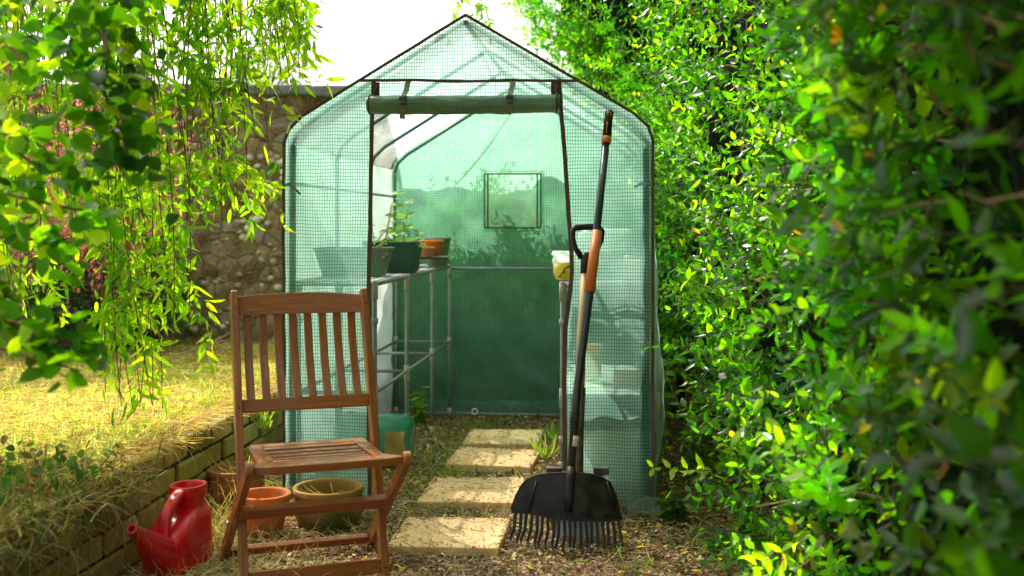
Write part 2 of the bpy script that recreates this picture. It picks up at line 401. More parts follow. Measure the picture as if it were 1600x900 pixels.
class Scatter:
    def __init__(s): s.V = []; s.loop = []; s.size = []; s.C = []; s.nv = 0
    def add(s, kind, pos, ax, nr, ln, wd, colr, bend=1.0):
        T, Fc = leafshape(kind); n = len(pos)
        if n == 0: return
        ax = unit(np.asarray(ax, float)); nr = np.asarray(nr, float); nr = unit(nr - ax*(nr*ax).sum(-1, keepdims=True)); sd = np.cross(nr, ax)
        ln = np.broadcast_to(ln, n).reshape(n,1,1); wd = np.broadcast_to(wd, n).reshape(n,1,1)
        hs = ln if kind in ('blade','curlblade','hazel','privet') else wd
        if kind == 'stick': hs = wd
        bend = np.broadcast_to(bend, n).reshape(n,1,1)
        V = pos[:,None,:] + ax[:,None,:]*T[None,:,0:1]*ln + sd[:,None,:]*T[None,:,1:2]*wd + nr[:,None,:]*T[None,:,2:3]*hs*(bend if kind != 'stick' else 1)
        k = len(T); base = s.nv + np.arange(n)*k
        lp = np.concatenate([np.array(f) for f in Fc]); s.loop.append((base[:,None] + lp[None,:]).ravel())
        s.size.append(np.tile([len(f) for f in Fc], n)); s.V.append(V.reshape(-1,3)); s.nv += n*k
        colr = np.broadcast_to(colr, (n,3)); s.C.append(np.repeat(colr, k, axis=0))
    def build(s, name, mat, parent=None):
        V = np.concatenate(s.V); lp = np.concatenate(s.loop); sz = np.concatenate(s.size); C = np.concatenate(s.C)
        if parent is not None:
            iv = np.array(inv_of(parent)); V = V @ iv[:3,:3].T + iv[:3,3]
        me = bpy.data.meshes.new(name); me.vertices.add(len(V)); me.vertices.foreach_set('co', V.ravel())
        me.loops.add(len(lp)); me.loops.foreach_set('vertex_index', lp.astype(np.int32))
        me.polygons.add(len(sz)); st = np.concatenate([[0], np.cumsum(sz)[:-1]])
        me.polygons.foreach_set('loop_start', st.astype(np.int32)); me.polygons.foreach_set('loop_total', sz.astype(np.int32))
        me.polygons.foreach_set('use_smooth', np.ones(len(sz), bool))
        me.update(calc_edges=True)
        a = me.attributes.new('Col', 'FLOAT_COLOR', 'POINT')
        a.data.foreach_set('color', np.concatenate([C, np.ones((len(C),1))], 1).astype(np.float32).ravel())
        me.materials.append(mat)
        o = bpy.data.objects.new(name, me); col.objects.link(o)
        if parent is not None: o.parent = parent
        return o
def pick(cols, n, w=None, jit=.25):
    cols = np.array(cols, float); i = rng.choice(len(cols), n, p=w)
    return cols[i]*(1+jit*rng.uniform(-1, 1, (n,1)))
def rv(n): return unit(rng.normal(size=(n,3)))
def sm(x): x = np.clip(x, 0, 1); return x*x*(3-2*x)

# ================================================================== world, sun, camera
SUN_EL, SUN_AZ = 52, -33            # azimuth measured from +Y towards +X (negative = left)
w = bpy.data.worlds.new('World'); sc.world = w; w.use_nodes = True
nt = w.node_tree; nt.nodes.clear()
wo = nt.nodes.new('ShaderNodeOutputWorld'); bg = nt.nodes.new('ShaderNodeBackground')
sky = nt.nodes.new('ShaderNodeTexSky'); sky.sky_type = 'NISHITA'; sky.sun_disc = False
sky.sun_elevation = R(SUN_EL); sky.sun_rotation = R(SUN_AZ)
sky.air_density = 1.6; sky.dust_density = 7.0; sky.ozone_density = .6
tcw = nt.nodes.new('ShaderNodeTexCoord')
dt = nt.nodes.new('ShaderNodeVectorMath'); dt.operation = 'DOT_PRODUCT'; L(nt, tcw.outputs['Generated'], dt.inputs[0])
dt.inputs[1].default_value = (math.sin(R(SUN_AZ))*math.cos(R(SUN_EL)), math.cos(R(SUN_AZ))*math.cos(R(SUN_EL)), math.sin(R(SUN_EL)))
hk_ = ramp(nt, mathn(nt, 'MULTIPLY_ADD', dt.outputs['Value'], .5, .5), [(0, (.10,.10,.10)), (.45, (.33,.325,.31)), (.7, (.72,.72,.70)), (1, (1.15,1.14,1.12))])
haze = mixc(nt, 1.0, hk_, (23.0, 23.0, 23.0), 'MULTIPLY')
hz = mixc(nt, .60, sky.outputs[0], haze)
L(nt, hz, bg.inputs[0]); bg.inputs[1].default_value = .15
L(nt, bg.outputs[0], wo.inputs[0])
sl = bpy.data.lights.new('sun', 'SUN'); sl.energy = 5.0; sl.angle = R(.5); sl.color = (1.0, .93, .80)
so = bpy.data.objects.new('sun', sl); col.objects.link(so)
toward = Vector((math.sin(R(SUN_AZ))*math.cos(R(SUN_EL)), math.cos(R(SUN_AZ))*math.cos(R(SUN_EL)), math.sin(R(SUN_EL))))
so.rotation_euler = toward.to_track_quat('Z', 'Y').to_euler()
so.location = (-3, 6, 8)
cd = bpy.data.cameras.new('camera'); co_ = bpy.data.objects.new('camera', cd); col.objects.link(co_)
co_.location = (0, 0, CH); co_.rotation_euler = (R(90), 0, 0)
cd.sensor_width = 36; cd.lens = F/1600*36; cd.shift_y = -(450-HY)/1600
cd.clip_start = .05; cd.clip_end = 2000
cd.dof.use_dof = True; cd.dof.focus_distance = 3.95; cd.dof.aperture_fstop = 2.3
sc.camera = co_
sc.render.engine = 'CYCLES'
sc.cycles.use_denoising = True
try: sc.cycles.denoiser = 'OPENIMAGEDENOISE'
except Exception: pass
sc.cycles.max_bounces = 8; sc.cycles.transparent_max_bounces = 16; sc.cycles.transmission_bounces = 6
sc.cycles.diffuse_bounces = 4; sc.cycles.glossy_bounces = 3; sc.cycles.sample_clamp_indirect = 6
sc.view_settings.view_transform = 'Standard'; sc.view_settings.look = 'None'; sc.view_settings.exposure = 0

# ================================================================== ground, lawn
def axis_pts(lo, hi, step, far):
    a = list(np.arange(lo, hi+1e-6, step)); o = [far, far*.3, far*.1, 12+abs(lo)]
    return sorted(set([-x for x in o] + a + o))
def ground_h(x, y):
    return .012*noise.noise((x*3.1, y*3.1, .3)) + .008*noise.noise((x*11, y*11, 2.0))
def sheet(name, xs, ys, hf, mat):
    me = bpy.data.meshes.new(name); nx, ny = len(xs), len(ys)
    V = [(x, y, hf(x, y)) for y in ys for x in xs]
    Fc = [(j*nx+i, j*nx+i+1, (j+1)*nx+i+1, (j+1)*nx+i) for j in range(ny-1) for i in range(nx-1)]
    me.from_pydata(V, [], Fc); me.materials.append(mat); me.shade_smooth()
    o = bpy.data.objects.new(name, me); col.objects.link(o); o['kind'] = 'structure'; return o
ys = sorted([-600, -150, -40, -10, 0, 1] + list(np.arange(2, 7.5, .05)) + [10, 20, 60, 200, 700])
xs = sorted([-700, -200, -50, -10, -3] + list(np.arange(-1.5, 1.8, .05)) + [3, 8, 40, 200, 700])
sheet('ground', xs, ys, lambda x, y: ground_h(x, y) if (-1.4 < x < 1.7 and 2 < y < 7.4) else (-.01), M['ground'])
LZ = .33
def edge_x(y): return float(np.interp(y, [1.0, 2.6, 3.44, 4.41, 5.3, 6.9], [-1.36, -1.30, -1.225, -1.135, -1.06, -.93]))
def lawn_h(x, y):
    d = edge_x(y) - x
    slump = -.05*max(0, 1-d/.25)*(1 if y < 3.3 else .2) if y < 3.6 else 0
    return LZ + .018*noise.noise((x*2.3, y*2.3, 5)) + .012*noise.noise((x*7, y*7, 7)) + slump - .012
ys2 = list(np.arange(.6, 7.6, .08)); us = [0, .04, .1, .2, .3, .4, .55, .7, .9, 1.1, 1.4, 1.8, 2.3, 3, 4, 6, 9]
me = bpy.data.meshes.new('lawn'); V = []; nu = len(us)
for y in ys2:
    for u in us: x = edge_x(y)-.10-u; V.append((x, y, lawn_h(x, y)))
Fc = [(j*nu+i+1, j*nu+i, (j+1)*nu+i, (j+1)*nu+i+1) for j in range(len(ys2)-1) for i in range(nu-1)]
me.from_pydata(V, [], Fc); me.materials.append(M['lawn']); me.shade_smooth()
o = bpy.data.objects.new('lawn', me); col.objects.link(o); o['kind'] = 'structure'

STRAW = [(.62,.55,.22), (.72,.66,.32), (.48,.42,.14), (.32,.46,.06), (.18,.36,.04), (.40,.27,.10)]
S = Scatter(); n = 60000
y = rng.uniform(2.5, 7.1, n); u = rng.exponential(.9, n)+.0; u = np.where((y > 3.5) & (u < .15), u+.13, u); x = np.array([edge_x(a) for a in y]) - .02 - u
px = 800+F*x/y; k = (px > -120); x, y, u = x[k], y[k], u[k]; n = len(x)
z = np.array([lawn_h(a, b) if c > .1 else lawn_h(a-.1, b) for a, b, c in zip(x, y, u)])
pos = np.stack([x, y, z-.005], 1)
ax = rng.normal(size=(n,3))*np.array([.9,.9,.35]) + np.array([0,0,.55])
gz = (np.sin(x*3.1+1)*np.sin(y*2.3+.5)+rng.normal(size=n)*.6) > .0
c = pick(STRAW, n, [.24,.22,.16,.16,.13,.09]); cg = pick([(.10,.22,.03),(.18,.32,.05),(.28,.36,.07)], n)
c = np.where(gz[:,None], cg, c)
S.add('curlblade', pos, ax, rv(n)+[0,0,.3], rng.uniform(.018,.062,n), rng.uniform(.0025,.005,n), np.minimum(c*1.3, .9))
n = 9000; y = rng.uniform(2.6, 6.8, n); u = rng.exponential(.9, n); x = np.array([edge_x(a) for a in y])-.01-u
z = np.array([lawn_h(a-.05, b) for a, b in zip(x, y)])+rng.uniform(.004,.03,n)
S.add('stick', np.stack([x,y,z],1), rng.normal(size=(n,3))*[1,1,.12], np.tile([0,0,1.],(n,1)), rng.uniform(.05,.16,n), .0028, pick(STRAW[:3]+[(.4,.25,.1)], n))
tag(S.build('dry_grass', M['grass']), 'dry yellowing cut grass covering the raised lawn on the left', 'grass', kind='stuff')

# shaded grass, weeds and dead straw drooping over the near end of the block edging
S = Scatter(); n = 3600
y = rng.uniform(2.2, 3.5, n)**1.0; u = rng.uniform(-.10, .55, n)
x = np.array([edge_x(a) for a in y]) - u
z = np.where(u < .0, LZ-.03, LZ-.01)+rng.uniform(-.03,.05,n)
hang = rng.uniform(0,1,n) < .4
ax = np.where(hang[:,None], rng.normal(size=(n,3))*.35+[.55,-.1,-.5], rng.normal(size=(n,3))*.7+[.3,0,.15])
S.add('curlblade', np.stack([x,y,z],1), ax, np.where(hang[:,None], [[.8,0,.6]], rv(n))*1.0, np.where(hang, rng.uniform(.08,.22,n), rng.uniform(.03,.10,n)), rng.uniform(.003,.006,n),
      np.where((rng.uniform(0,1,n) < .7)[:,None], pick(STRAW[:3]+[(.3,.18,.07)], n)*.5, pick([(.05,.12,.02),(.08,.15,.03),(.16,.10,.04)], n)), -1.0)  # straw tone halved, putting the shade of this end into its colour
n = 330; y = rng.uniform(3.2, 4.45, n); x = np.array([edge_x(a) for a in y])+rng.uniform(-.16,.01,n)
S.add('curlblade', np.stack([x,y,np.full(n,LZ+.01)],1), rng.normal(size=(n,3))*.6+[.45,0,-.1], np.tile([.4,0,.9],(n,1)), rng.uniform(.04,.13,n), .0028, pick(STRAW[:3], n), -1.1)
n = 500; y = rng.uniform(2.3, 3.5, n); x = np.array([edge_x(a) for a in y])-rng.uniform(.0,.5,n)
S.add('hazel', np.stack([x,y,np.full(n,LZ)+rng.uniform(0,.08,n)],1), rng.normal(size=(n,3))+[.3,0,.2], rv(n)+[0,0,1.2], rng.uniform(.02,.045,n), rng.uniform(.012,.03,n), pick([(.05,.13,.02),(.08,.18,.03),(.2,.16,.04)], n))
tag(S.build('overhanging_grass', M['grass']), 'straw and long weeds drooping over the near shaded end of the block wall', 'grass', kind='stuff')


SL = [((603,853),(779,856),(799,809),(636,807),'nearest worn sandstone paving slab beside the rake, outside the greenhouse'),
      ((651,783),(808,786),(820,745),(678,745),'sandstone slab just inside the greenhouse threshold, second of the path'),
      ((696,724),(829,730),(845,703),(718,697),'sandstone slab third along the path inside the greenhouse, showing its thick front edge'),
      ((722,692),(840,694),(850,671),(737,670),'farthest and dirtiest sandstone slab, near the rear wall of the greenhouse')]
# leaf litter and chips on the soil
CH_ = [(.42,.20,.12),(.56,.33,.21),(.25,.11,.06),(.70,.50,.34),(.70,.54,.22),(.15,.09,.05),(.52,.27,.20)]
S = Scatter(); n = 46000
Y = 2.75+rng.power(1.1, n)*2.0; x = rng.uniform(-1.25, 1.4, n); k = x > np.array([edge_x(a)+.01 for a in Y]); Y, x = Y[k], x[k]; n = len(x)
z = np.array([ground_h(a, b) for a, b in zip(x, Y)])+.001+rng.exponential(.005, n)
S.add('chip', np.stack([x,Y,z],1), rng.normal(size=(n,3))*[1,1,.3], rng.normal(size=(n,3))*.45+[0,0,1], rng.uniform(.006,.022,n), rng.uniform(.003,.011,n), pick(CH_, n, None, .35))
n = 5200; Y = rng.uniform(2.8, 4.5, n); x = rng.uniform(-1.2, 1.3, n); z = rng.uniform(.004,.022,n)
S.add('stick', np.stack([x,Y,z],1), rng.normal(size=(n,3))*[1,1,.16], np.tile([0,0,1.],(n,1)), rng.uniform(.02,.09,n), rng.uniform(.0014,.003,n), pick([(.5,.38,.2),(.3,.18,.1),(.6,.48,.25)], n))
n = 4200; Y = rng.uniform(2.9, 4.6, n); x = -1.15+rng.exponential(.28, n); z = rng.uniform(.004,.03,n)
S.add('curlblade', np.stack([x,Y,z],1), rng.normal(size=(n,3))*[1,1,.25]+[0,0,.1], rv(n), rng.uniform(.03,.12,n), rng.uniform(.002,.004,n), pick(STRAW[:3], n))
n = 9000; Y = rng.uniform(4.4, 6.5, n); x = rng.uniform(-.95, 1.25, n); z = rng.uniform(.002,.012,n)
S.add('chip', np.stack([x,Y,z],1), rng.normal(size=(n,3))*[1,1,.3], rng.normal(size=(n,3))*.4+[0,0,1], rng.uniform(.01,.03,n), rng.uniform(.004,.014,n), pick(CH_, n, None, .35)*.8)
tag(S.build('wood_chip_mulch', M['litter']), 'brown wood chip mulch and straw scattered over the soil around the chair and rake', 'mulch', kind='stuff')
S2_ = Scatter()
for a, b, c, d, lab in SL:
    q = [np.array(G(*p, z=.031)) for p in (a, b, c, d)]; n = 190; u = rng.uniform(.02,.98,(n,1)); v = rng.uniform(.02,.98,(n,1))**.8
    p_ = q[0]*(1-u)*(1-v)+q[1]*u*(1-v)+q[2]*u*v+q[3]*(1-u)*v; p_[:,2] = .0325
    S2_.add('chip', p_, rng.normal(size=(n,3))*[1,1,.1], rng.normal(size=(n,3))*.2+[0,0,1], rng.uniform(.004,.013,n), rng.uniform(.002,.007,n), pick([(.05,.03,.02),(.2,.1,.05),(.1,.06,.03),(.45,.34,.15)], n))
    n = 22; u = rng.uniform(.05,.95,(n,1)); v = rng.uniform(.05,.95,(n,1)); p_ = q[0]*(1-u)*(1-v)+q[1]*u*(1-v)+q[2]*u*v+q[3]*(1-u)*v; p_[:,2] = .034
    S2_.add('stick', p_, rng.normal(size=(n,3))*[1,1,.05], np.tile([0,0,1.],(n,1)), rng.uniform(.015,.06,n), .002, pick([(.08,.05,.03),(.3,.18,.08)], n))
for a, b, c, d, lab in SL:
    q = [np.array(G(*p, z=.031)) for p in (a, b, c, d)]
    for e0, e1, m_ in ((q[3], q[2], 60), (q[0], q[3], 45), (q[1], q[2], 34), (q[0], q[1], 26)):
        n = m_; u = rng.uniform(0,1,(n,1)); cen_ = sum(q)/4; p_ = e0*(1-u)+e1*u; p_ = p_+(cen_-p_)*np.abs(rng.normal(size=(n,1)))*.07; p_[:,2] = .0325
        S2_.add('chip', p_, rng.normal(size=(n,3))*[1,1,.2], rng.normal(size=(n,3))*.3+[0,0,1], rng.uniform(.006,.018,n), rng.uniform(.003,.009,n), pick(CH_+[(.08,.05,.03),(.10,.14,.03)], n))
tag(S2_.build('slab_litter', M['litter']), 'dark crumbs of soil and twigs lying on the paving slabs', 'litter', kind='stuff')
S = Scatter(); n = 1500                      # fallen leaves, green and yellow
Y = rng.uniform(2.9, 5.2, n); x = np.where(rng.uniform(0,1,n) < .6, rng.uniform(.35, 1.3, n), rng.uniform(-1.1, .4, n))
S.add('privet', np.stack([x,Y,rng.uniform(.006,.03,n)],1), rng.normal(size=(n,3))*[1,1,.2], rng.normal(size=(n,3))*.35+[0,0,1], rng.uniform(.016,.042,n), rng.uniform(.01,.02,n), pick([(.12,.22,.03),(.4,.34,.05),(.28,.16,.05),(.5,.42,.06),(.08,.14,.03)], n))
tag(S.build('fallen_leaves', M['herb']), 'fallen green and yellow leaves lying on the mulch by the hedge', 'leaves', kind='stuff')
S = Scatter(); n = 6500                      # moss and seedlings between slabs, inside the house
Y = rng.uniform(4.05, 6.2, n); x = -.33+(Y-4.3)*.1+rng.normal(size=n)*.09; k = rng.uniform(0,1,n) < .65
x = np.where(k, x, rng.uniform(-.6, .5, n))
S.add('privet', np.stack([x,Y,rng.uniform(.003,.012,n)],1), rng.normal(size=(n,3))+[0,0,.3], rng.normal(size=(n,3))*.4+[0,0,1], rng.uniform(.006,.016,n), rng.uniform(.004,.01,n), pick([(.14,.22,.03),(.22,.28,.05),(.08,.16,.03)], n))
n = 1600; Y = rng.uniform(3.9, 6.2, n); x = rng.uniform(-.62, .1, n)
S.add('blade', np.stack([x,Y,np.zeros(n)],1), rng.normal(size=(n,3))*.5+[0,0,1], rv(n), rng.uniform(.015,.05,n), .003, pick([(.14,.26,.04),(.3,.34,.07)], n))
tag(S.build('moss', M['herb']), 'low green moss and seedlings on the soil beside the stepping stones', 'moss', kind='stuff')

# ================================================================== flint wall and what is behind it
WY = 7.15
t = thing('flint_wall', 'tall old flint and rubble garden wall with a thick coping behind the lawn', 'wall', (-4, WY, 0))
mb = MB()
def wall_top(x): return float(np.interp(x, [-9, -3, -1.9, -1.2, -.85, -.75, -.68, -.58, -.35, -.1, .12, .2, .3, .45, 4], [1.98, 1.97, 1.99, 1.95, 1.93, 1.30, 1.24, 1.33, 1.355, 1.31, 1.33, 1.43, 1.41, 1.36, 1.3])) + .02*noise.noise((x*5, 0, 3)) + (.03*noise.noise((x*13, 0, 3)) if x > -.8 else 0)
def wf(u, v):
    x = -9 + 13*u; z = v*wall_top(x)
    d = noise.noise((x*4, z*4, 1))*.025 + noise.noise((x*14, z*14, 4))*.018 - .02*abs(noise.noise((x*9, z*9, 9)))
    return (x, WY+d, z)
mb.grid(wf, 420, 62, lambda u, v: (u*13, v*2))
mb.grid(lambda u, v: (-9+13*u, WY+.03+.38*v, wall_top(-9+13*u)-.01), 200, 1)
mb.grid(lambda u, v: (-9+13*u, WY+.41, v*wall_top(-9+13*u)-.01), 200, 1)
mb.build('masonry', M['flint'], t, smooth='all')
mb = MB(); x = -8.8
while x < -.9:
    ln = random.uniform(.28, .55); zt = wall_top(x+ln/2)
    mb.box((x+ln/2, WY+.19+random.uniform(-.02,.02), zt+.02+random.uniform(-.01,.012)), (ln-.015, .50, random.uniform(.05,.075)), random.uniform(-.03,.03)); x += ln
mb.build('coping', M['rock'], t, bevel=.014)
S = Scatter(); n = 800
x = rng.uniform(-3.6, -.8, n); z = rng.uniform(.4, 1.9, n)
mbp = MB()
for i in range(n):
    r = random.uniform(.010, .032); c = Vector((x[i], WY+.002, z[i]))
    mbp.lathe(c, [(r*.5,-r*.7),(r*.95,-r*.3),(r,.1*r),(r*.7,r*.6),(r*.2,r*.8)], 8, 0, 1.1, .55, 0, lambda a,b,zz,an: (a*(1+.2*math.sin(an*2+zz*90)), b, zz))
mbp.build('flint_stone', mottled('pale flint', (.16,.12,.07), (.50,.44,.28), 16, .6, .4, .8, .01, (.75,.72,.62)), t, smooth='all')['kind'] = 'stuff'

t = thing('house', 'distant brick house with a chimney showing beyond the flint wall', 'house', (-12, 26, 0))
mb = MB(); mb.box((-12, 26, 1.6), (9, 5, 3.2)); mb.build('wall', M['farbrick'], t)
mb = MB(); mb.prism([(-16.8,23.2,3.2),(-7.2,23.2,3.2),(-7.2,28.8,3.2),(-16.8,28.8,3.2)], [(-16.8,25.9,4.3),(-7.2,25.9,4.3),(-7.2,26.1,4.3),(-16.8,26.1,4.3)])
rf = mb.build('roof', M['tile'], t)
mb = MB(); mb.box((-11.65, 25.6, 4.5), (.62,.5,1.5)); mb.box((-11.65,25.6,5.3),(.74,.6,.12)); mb.tube([(-11.65,25.6,5.3),(-11.65,25.6,5.6)], .12)
mb.build('chimney', M['farbrick'], t)

# ================================================================== block edging wall
t = thing('block_retaining_wall', 'low mossy block retaining wall holding up the raised lawn', 'wall', (edge_x(3.6), 3.6, 0))
mb = MB(); mm = MB(); rows = 4; bh = LZ/rows
for r_ in range(rows):
    y = 1.2 + (.11 if r_ % 2 else 0)
    while y < 6.9:
        ln = .225 + random.uniform(-.012,.012); y2 = y+ln
        xa, xb = edge_x(y), edge_x(y2); ang = math.atan2(y2-y, xb-xa)
        dep = .13 + (.03 if r_ == rows-1 else 0)
        cx_ = (xa+xb)/2 - dep/2 + random.uniform(-.010,.008) - r_*.004
        top = random.uniform(-.004,.004)
        mb.box((cx_, (y+y2)/2, (r_+.5)*bh+top*.5), (ln-.015, dep, bh-.008), ang + random.uniform(-.035,.035), random.choice((0,0,1,2))); y = y2
    
mb.build('blockwork', [M['block'], M['block_pale'], M['block_green']], t, bevel=.009)
for i in range(24):
    y = 1.2+i*.238; mm.beam((edge_x(y)-.075, y, LZ/2-.008), (edge_x(y+.238)-.075, y+.24, LZ/2-.008), LZ-.02, .11, (0,0,1))
mm.build('mortar_bed', M['mortar'], t)

# ================================================================== stepping stones
for a, b, c, d, lab in SL:
    q = [G(*p, z=.029) for p in (a, b, c, d)]
    cen = sum(q, Vector())/4
    o = thing('stepping_stone', lab, 'paving slab', (cen.x, cen.y, 0), 0, 'paving slabs leading into the greenhouse'); bpy.data.objects.remove(o)
    mb = MB(); nn = 12
    def sf(u, v, q=q):
        p = q[0]*(1-u)*(1-v)+q[1]*u*(1-v)+q[2]*u*v+q[3]*(1-u)*v
        return p
    ring = []
    for i in range(nn): ring.append(sf(i/nn, 0))
    for i in range(nn): ring.append(sf(1, i/nn))
    for i in range(nn): ring.append(sf(1-i/nn, 1))
    for i in range(nn): ring.append(sf(0, 1-i/nn))
    ring = [p + (p-cen).normalized()*(.004*noise.noise(p*14)) for p in ring]
    mb.prism([Vector((p.x, p.y, -.005))-cen.xyz*Vector((1,1,0)).dot(Vector((0,0,1))) for p in ring], [Vector((p.x, p.y, .029+.002*noise.noise(p*9))) for p in ring])
    mb.v = [Vector((p.x-cen.x, p.y-cen.y, p.z)) for p in mb.v]
    o = mb.build('stepping_stone', M['slab'], bevel=.005); o.location = (cen.x, cen.y, 0)
    tag(o, lab, 'paving slab', 'paving slabs leading into the greenhouse')

# ================================================================== greenhouse
GH0 = Vector((-.181, 4.26, 0)); GRZ = math.atan2(-.14, 1.446); HW = .7265; D = 2.05; ZE = 1.50; ZA = 1.925
gh = thing('greenhouse', 'walk-in greenhouse of green mesh film with its door rolled up', 'greenhouse', GH0, GRZ)
gm = Matrix.Translation(GH0) @ Matrix.Rotation(GRZ, 4, 'Z'); gi = gm.inverted()
def FR(px, py, yl=0.0):
    """pixel -> greenhouse-local (x,z) on the local plane y = yl"""
    o0 = gi @ Vector((0,0,CH)); d = (gi.to_3x3() @ Vector(((px-800)/F, 1, -(py-HY)/F)))
    s_ = (yl-o0.y)/d.y; p = o0+d*s_; return p.x, p.z
def roofz(x, hw=HW): return ZE + (ZA-ZE)*(1-abs(x)/hw)
# outline with softened eaves
def prof(hw=HW, k=0.0):
    pts = [(-hw, 0), (-hw, ZE-.07-k)]
    for a in (0, .5, 1):
        s_ = a; x = -hw + .075*s_*s_ + .0; z = ZE-.07-k + .105*s_ - .0
        pts.append((x if a else -hw, z)) if a else None
    pts.append((0, ZA-k)); left = pts[:]
    return left + [(-x, z) for x, z in left[:-1]][::-1]
PR = prof()
fm, fg = M['frame'], M['framegreen']
ylist = [0.015, .73, 1.42, D-.015]
ins = .022
for y in ylist:
    pr = [(x*(1-ins/HW), z if z > .01 else .0) for x, z in PR]
    half = len(pr)//2
    for seg, nm in ((pr[:2], 'pole'), (pr[-2:], 'pole'), (pr[1:half+1], 'rafter'), (pr[half:-1], 'rafter')):
        mb = MB(); mb.tube([(x, y, (z-.02 if nm == 'rafter' else z)) for x, z in seg], .0095, 10); mb.build(nm, fg, gh, 'all', True)
for x, z in ((-HW+ins, .012), (HW-ins, .012)):
    mb = MB(); mb.tube([(x, 0, z), (x, D, z)], .0095, 10); mb.build('base_rail', fm, gh, 'all', True)
for y in (0.0, D-.01):
    mb = MB(); mb.tube([(-HW+ins, y, .010), (HW-ins, y, .010)], .0095, 10); mb.build('base_rail', fm, gh, 'all', True)
for x in (-HW+ins, HW-ins):
    mb = MB(); mb.tube([(x, 0, 1.27), (x, D, 1.27)], .007, 8); mb.build('side_rail', fg, gh, 'all', True)
mb = MB(); mb.tube([(-HW+ins, D-.03, .855), (HW-ins, D-.03, .855)], .0085, 8); mb.build('rear_rail', fm, gh, 'all', True)
mb = MB(); mb.tube([(0, 0, ZA-.03), (0, D, ZA-.03)], .0095, 8); mb.build('ridge_rail', fg, gh, 'all', True)

def wr(x, z, s=1.0, sd=0):           # soft creases of loose film
    return s*(.015*noise.noise((x*3.1+sd, z*1.6, 2)) + .014*noise.noise((x*8+z*5, z*5-x*4+sd, 5)) + .004*noise.noise((x*22, z*19+x*12, 8+sd)))
# doorway edges in local coordinates (from the photo)
doorR = [FR(*p) for p in ((874,128),(877,180),(881,220),(886,290),(889,340),(893,385),(894,430),(888,480),(883,520),(882,600),(883,680),(884,745))]
doorL = [FR(*p) for p in ((586,128),(583,180),(581,260),(579,350),(577,450),(577,560),(578,700),(579,790))]
def edge(tab, z):
    zs = [q[1] for q in tab][::-1]; xs_ = [q[0] for q in tab][::-1]; return float(np.interp(z, zs, xs_))
zb = FR(730, 127)[1]; zopen = FR(730, 160)[1]
def strip(xa, xb, za, zbt, name, nu=14, nv=60):
    mb = MB()
    def f(u, v):
        z = za + (zbt(0) - za)*v if callable(zbt) else za+(zbt-za)*v
        a = xa(z) if callable(xa) else xa; b = xb(z) if callable(xb) else xb
        x = a+(b-a)*u; return (x, -.006+wr(x, z), z)
    mb.grid(f, nu, nv, lambda u, v: (f(u, v)[0], f(u, v)[2])); return mb.build(name, M['fab_gable'] if name == 'gable_panel' else M['fab_front'], gh, 'all', True)
def outl(z):   # outer half width at height z
    if z < ZE-.07: return HW
    return float(np.interp(z, [ZE-.07, ZE-.02, ZE+.035, ZA], [HW, HW-.019, HW-.075, 0]))
strip(lambda z: -outl(z), lambda z: edge(doorL, z), .005, zb, 'front_panel', 22, 90)
strip(lambda z: edge(doorR, z), lambda z: outl(z), .02, zb, 'front_panel', 22, 90)
strip(lambda z: -outl(z), lambda z: outl(z), zb, ZA, 'gable_panel', 40, 24)
strip(lambda z: edge(doorL, z), lambda z: edge(doorR, z), zopen, zb, 'door_header', 30, 5)
# sides
def side(sx, name):
    mb = MB()
    def f(u, v):
        y = D*u; z = .0+(ZE-.07)*v
        b = wr(y, z, 1.4, 30*sx) + (.045*math.exp(-((z-.42)/.28)**2)*math.exp(-((y-.1)/.35)**2) if sx > 0 else 0)
        return (sx*(HW+.004+b), y, z)
    mb.grid(f, 50, 40, lambda u, v: (D*u, v*ZE)); return mb.build(name, M['fab_side'], gh, 'all', True)
side(-1, 'side_panel'); side(1, 'side_panel')
for sx in (-1, 1):
    mb = MB()
    def f(u, v):
        y = D*u; s_ = v
        if s_ < .12: q = s_/.12; x = np.interp(q, [0,.5,1], [HW, HW-.019, HW-.075]); z = ZE-.07+.105*q
        else: q = (s_-.12)/.88; x = (HW-.075)*(1-q); z = (ZE+.035)+(ZA-ZE-.035)*q
        sag = -.012*math.sin(math.pi*min(1, max(0, s_)))*abs(math.sin(y/D*3*math.pi))
        return (sx*(x+.002), y, z+.004+sag+.5*wr(y, s_, 1, 9))
    mb.grid(f, 40, 24, lambda u, v: (D*u, v*.9)); mb.build('roof_panel', M['fab_roof'], gh, 'all', True)
# rear
mb = MB(); wx0, wz1 = FR(757, 272, D); wx1, wz0 = FR(845, 356, D)
def fr_(u, v):
    z = .04+(ZA-.04)*v; h = outl(z); x = -h+2*h*u; return (x, D+.006+wr(x, z, 1.6, 50), z)
mb.grid(fr_, 60, 70, lambda u, v: (fr_(u, v)[0], fr_(u, v)[2]),
        skip=lambda u, v: wz0 < .04+(ZA-.04)*v < wz1 and wx0 < -outl(.04+(ZA-.04)*v)*(1-2*u) < wx1)
mb.build('rear_panel', M['fab_rear'], gh, 'all', True)
mb = MB()
mb.grid(lambda u, v: (wx0-.01+(wx1-wx0+.03)*u, D+.008+.012*noise.noise((u*4, v*3, 1)), wz0-.02+(wz1-wz0+.04)*v), 20, 16, lambda u, v: (u*.3, v*.3))
wn = mb.build('rear_window', M['fab_win'], gh, 'all', True)
mb = MB()
for a, b in (((wx0,wz0),(wx0,wz1)), ((wx1,wz0),(wx1,wz1)), ((wx0,wz1),(wx1,wz1)), ((wx0,wz0),(wx1,wz0)), ((wx0+.02,wz0),(wx0+.02,wz1)), ((wx1-.02,wz0),(wx1-.02,wz1))):
    mb.beam((a[0], D-.004, a[1]), (b[0], D-.004, b[1]), .009, .003, (1,0,0) if a[0] == b[0] else (0,0,1))
mb.build('window_border', M['darkgreen'], wn, False, True)
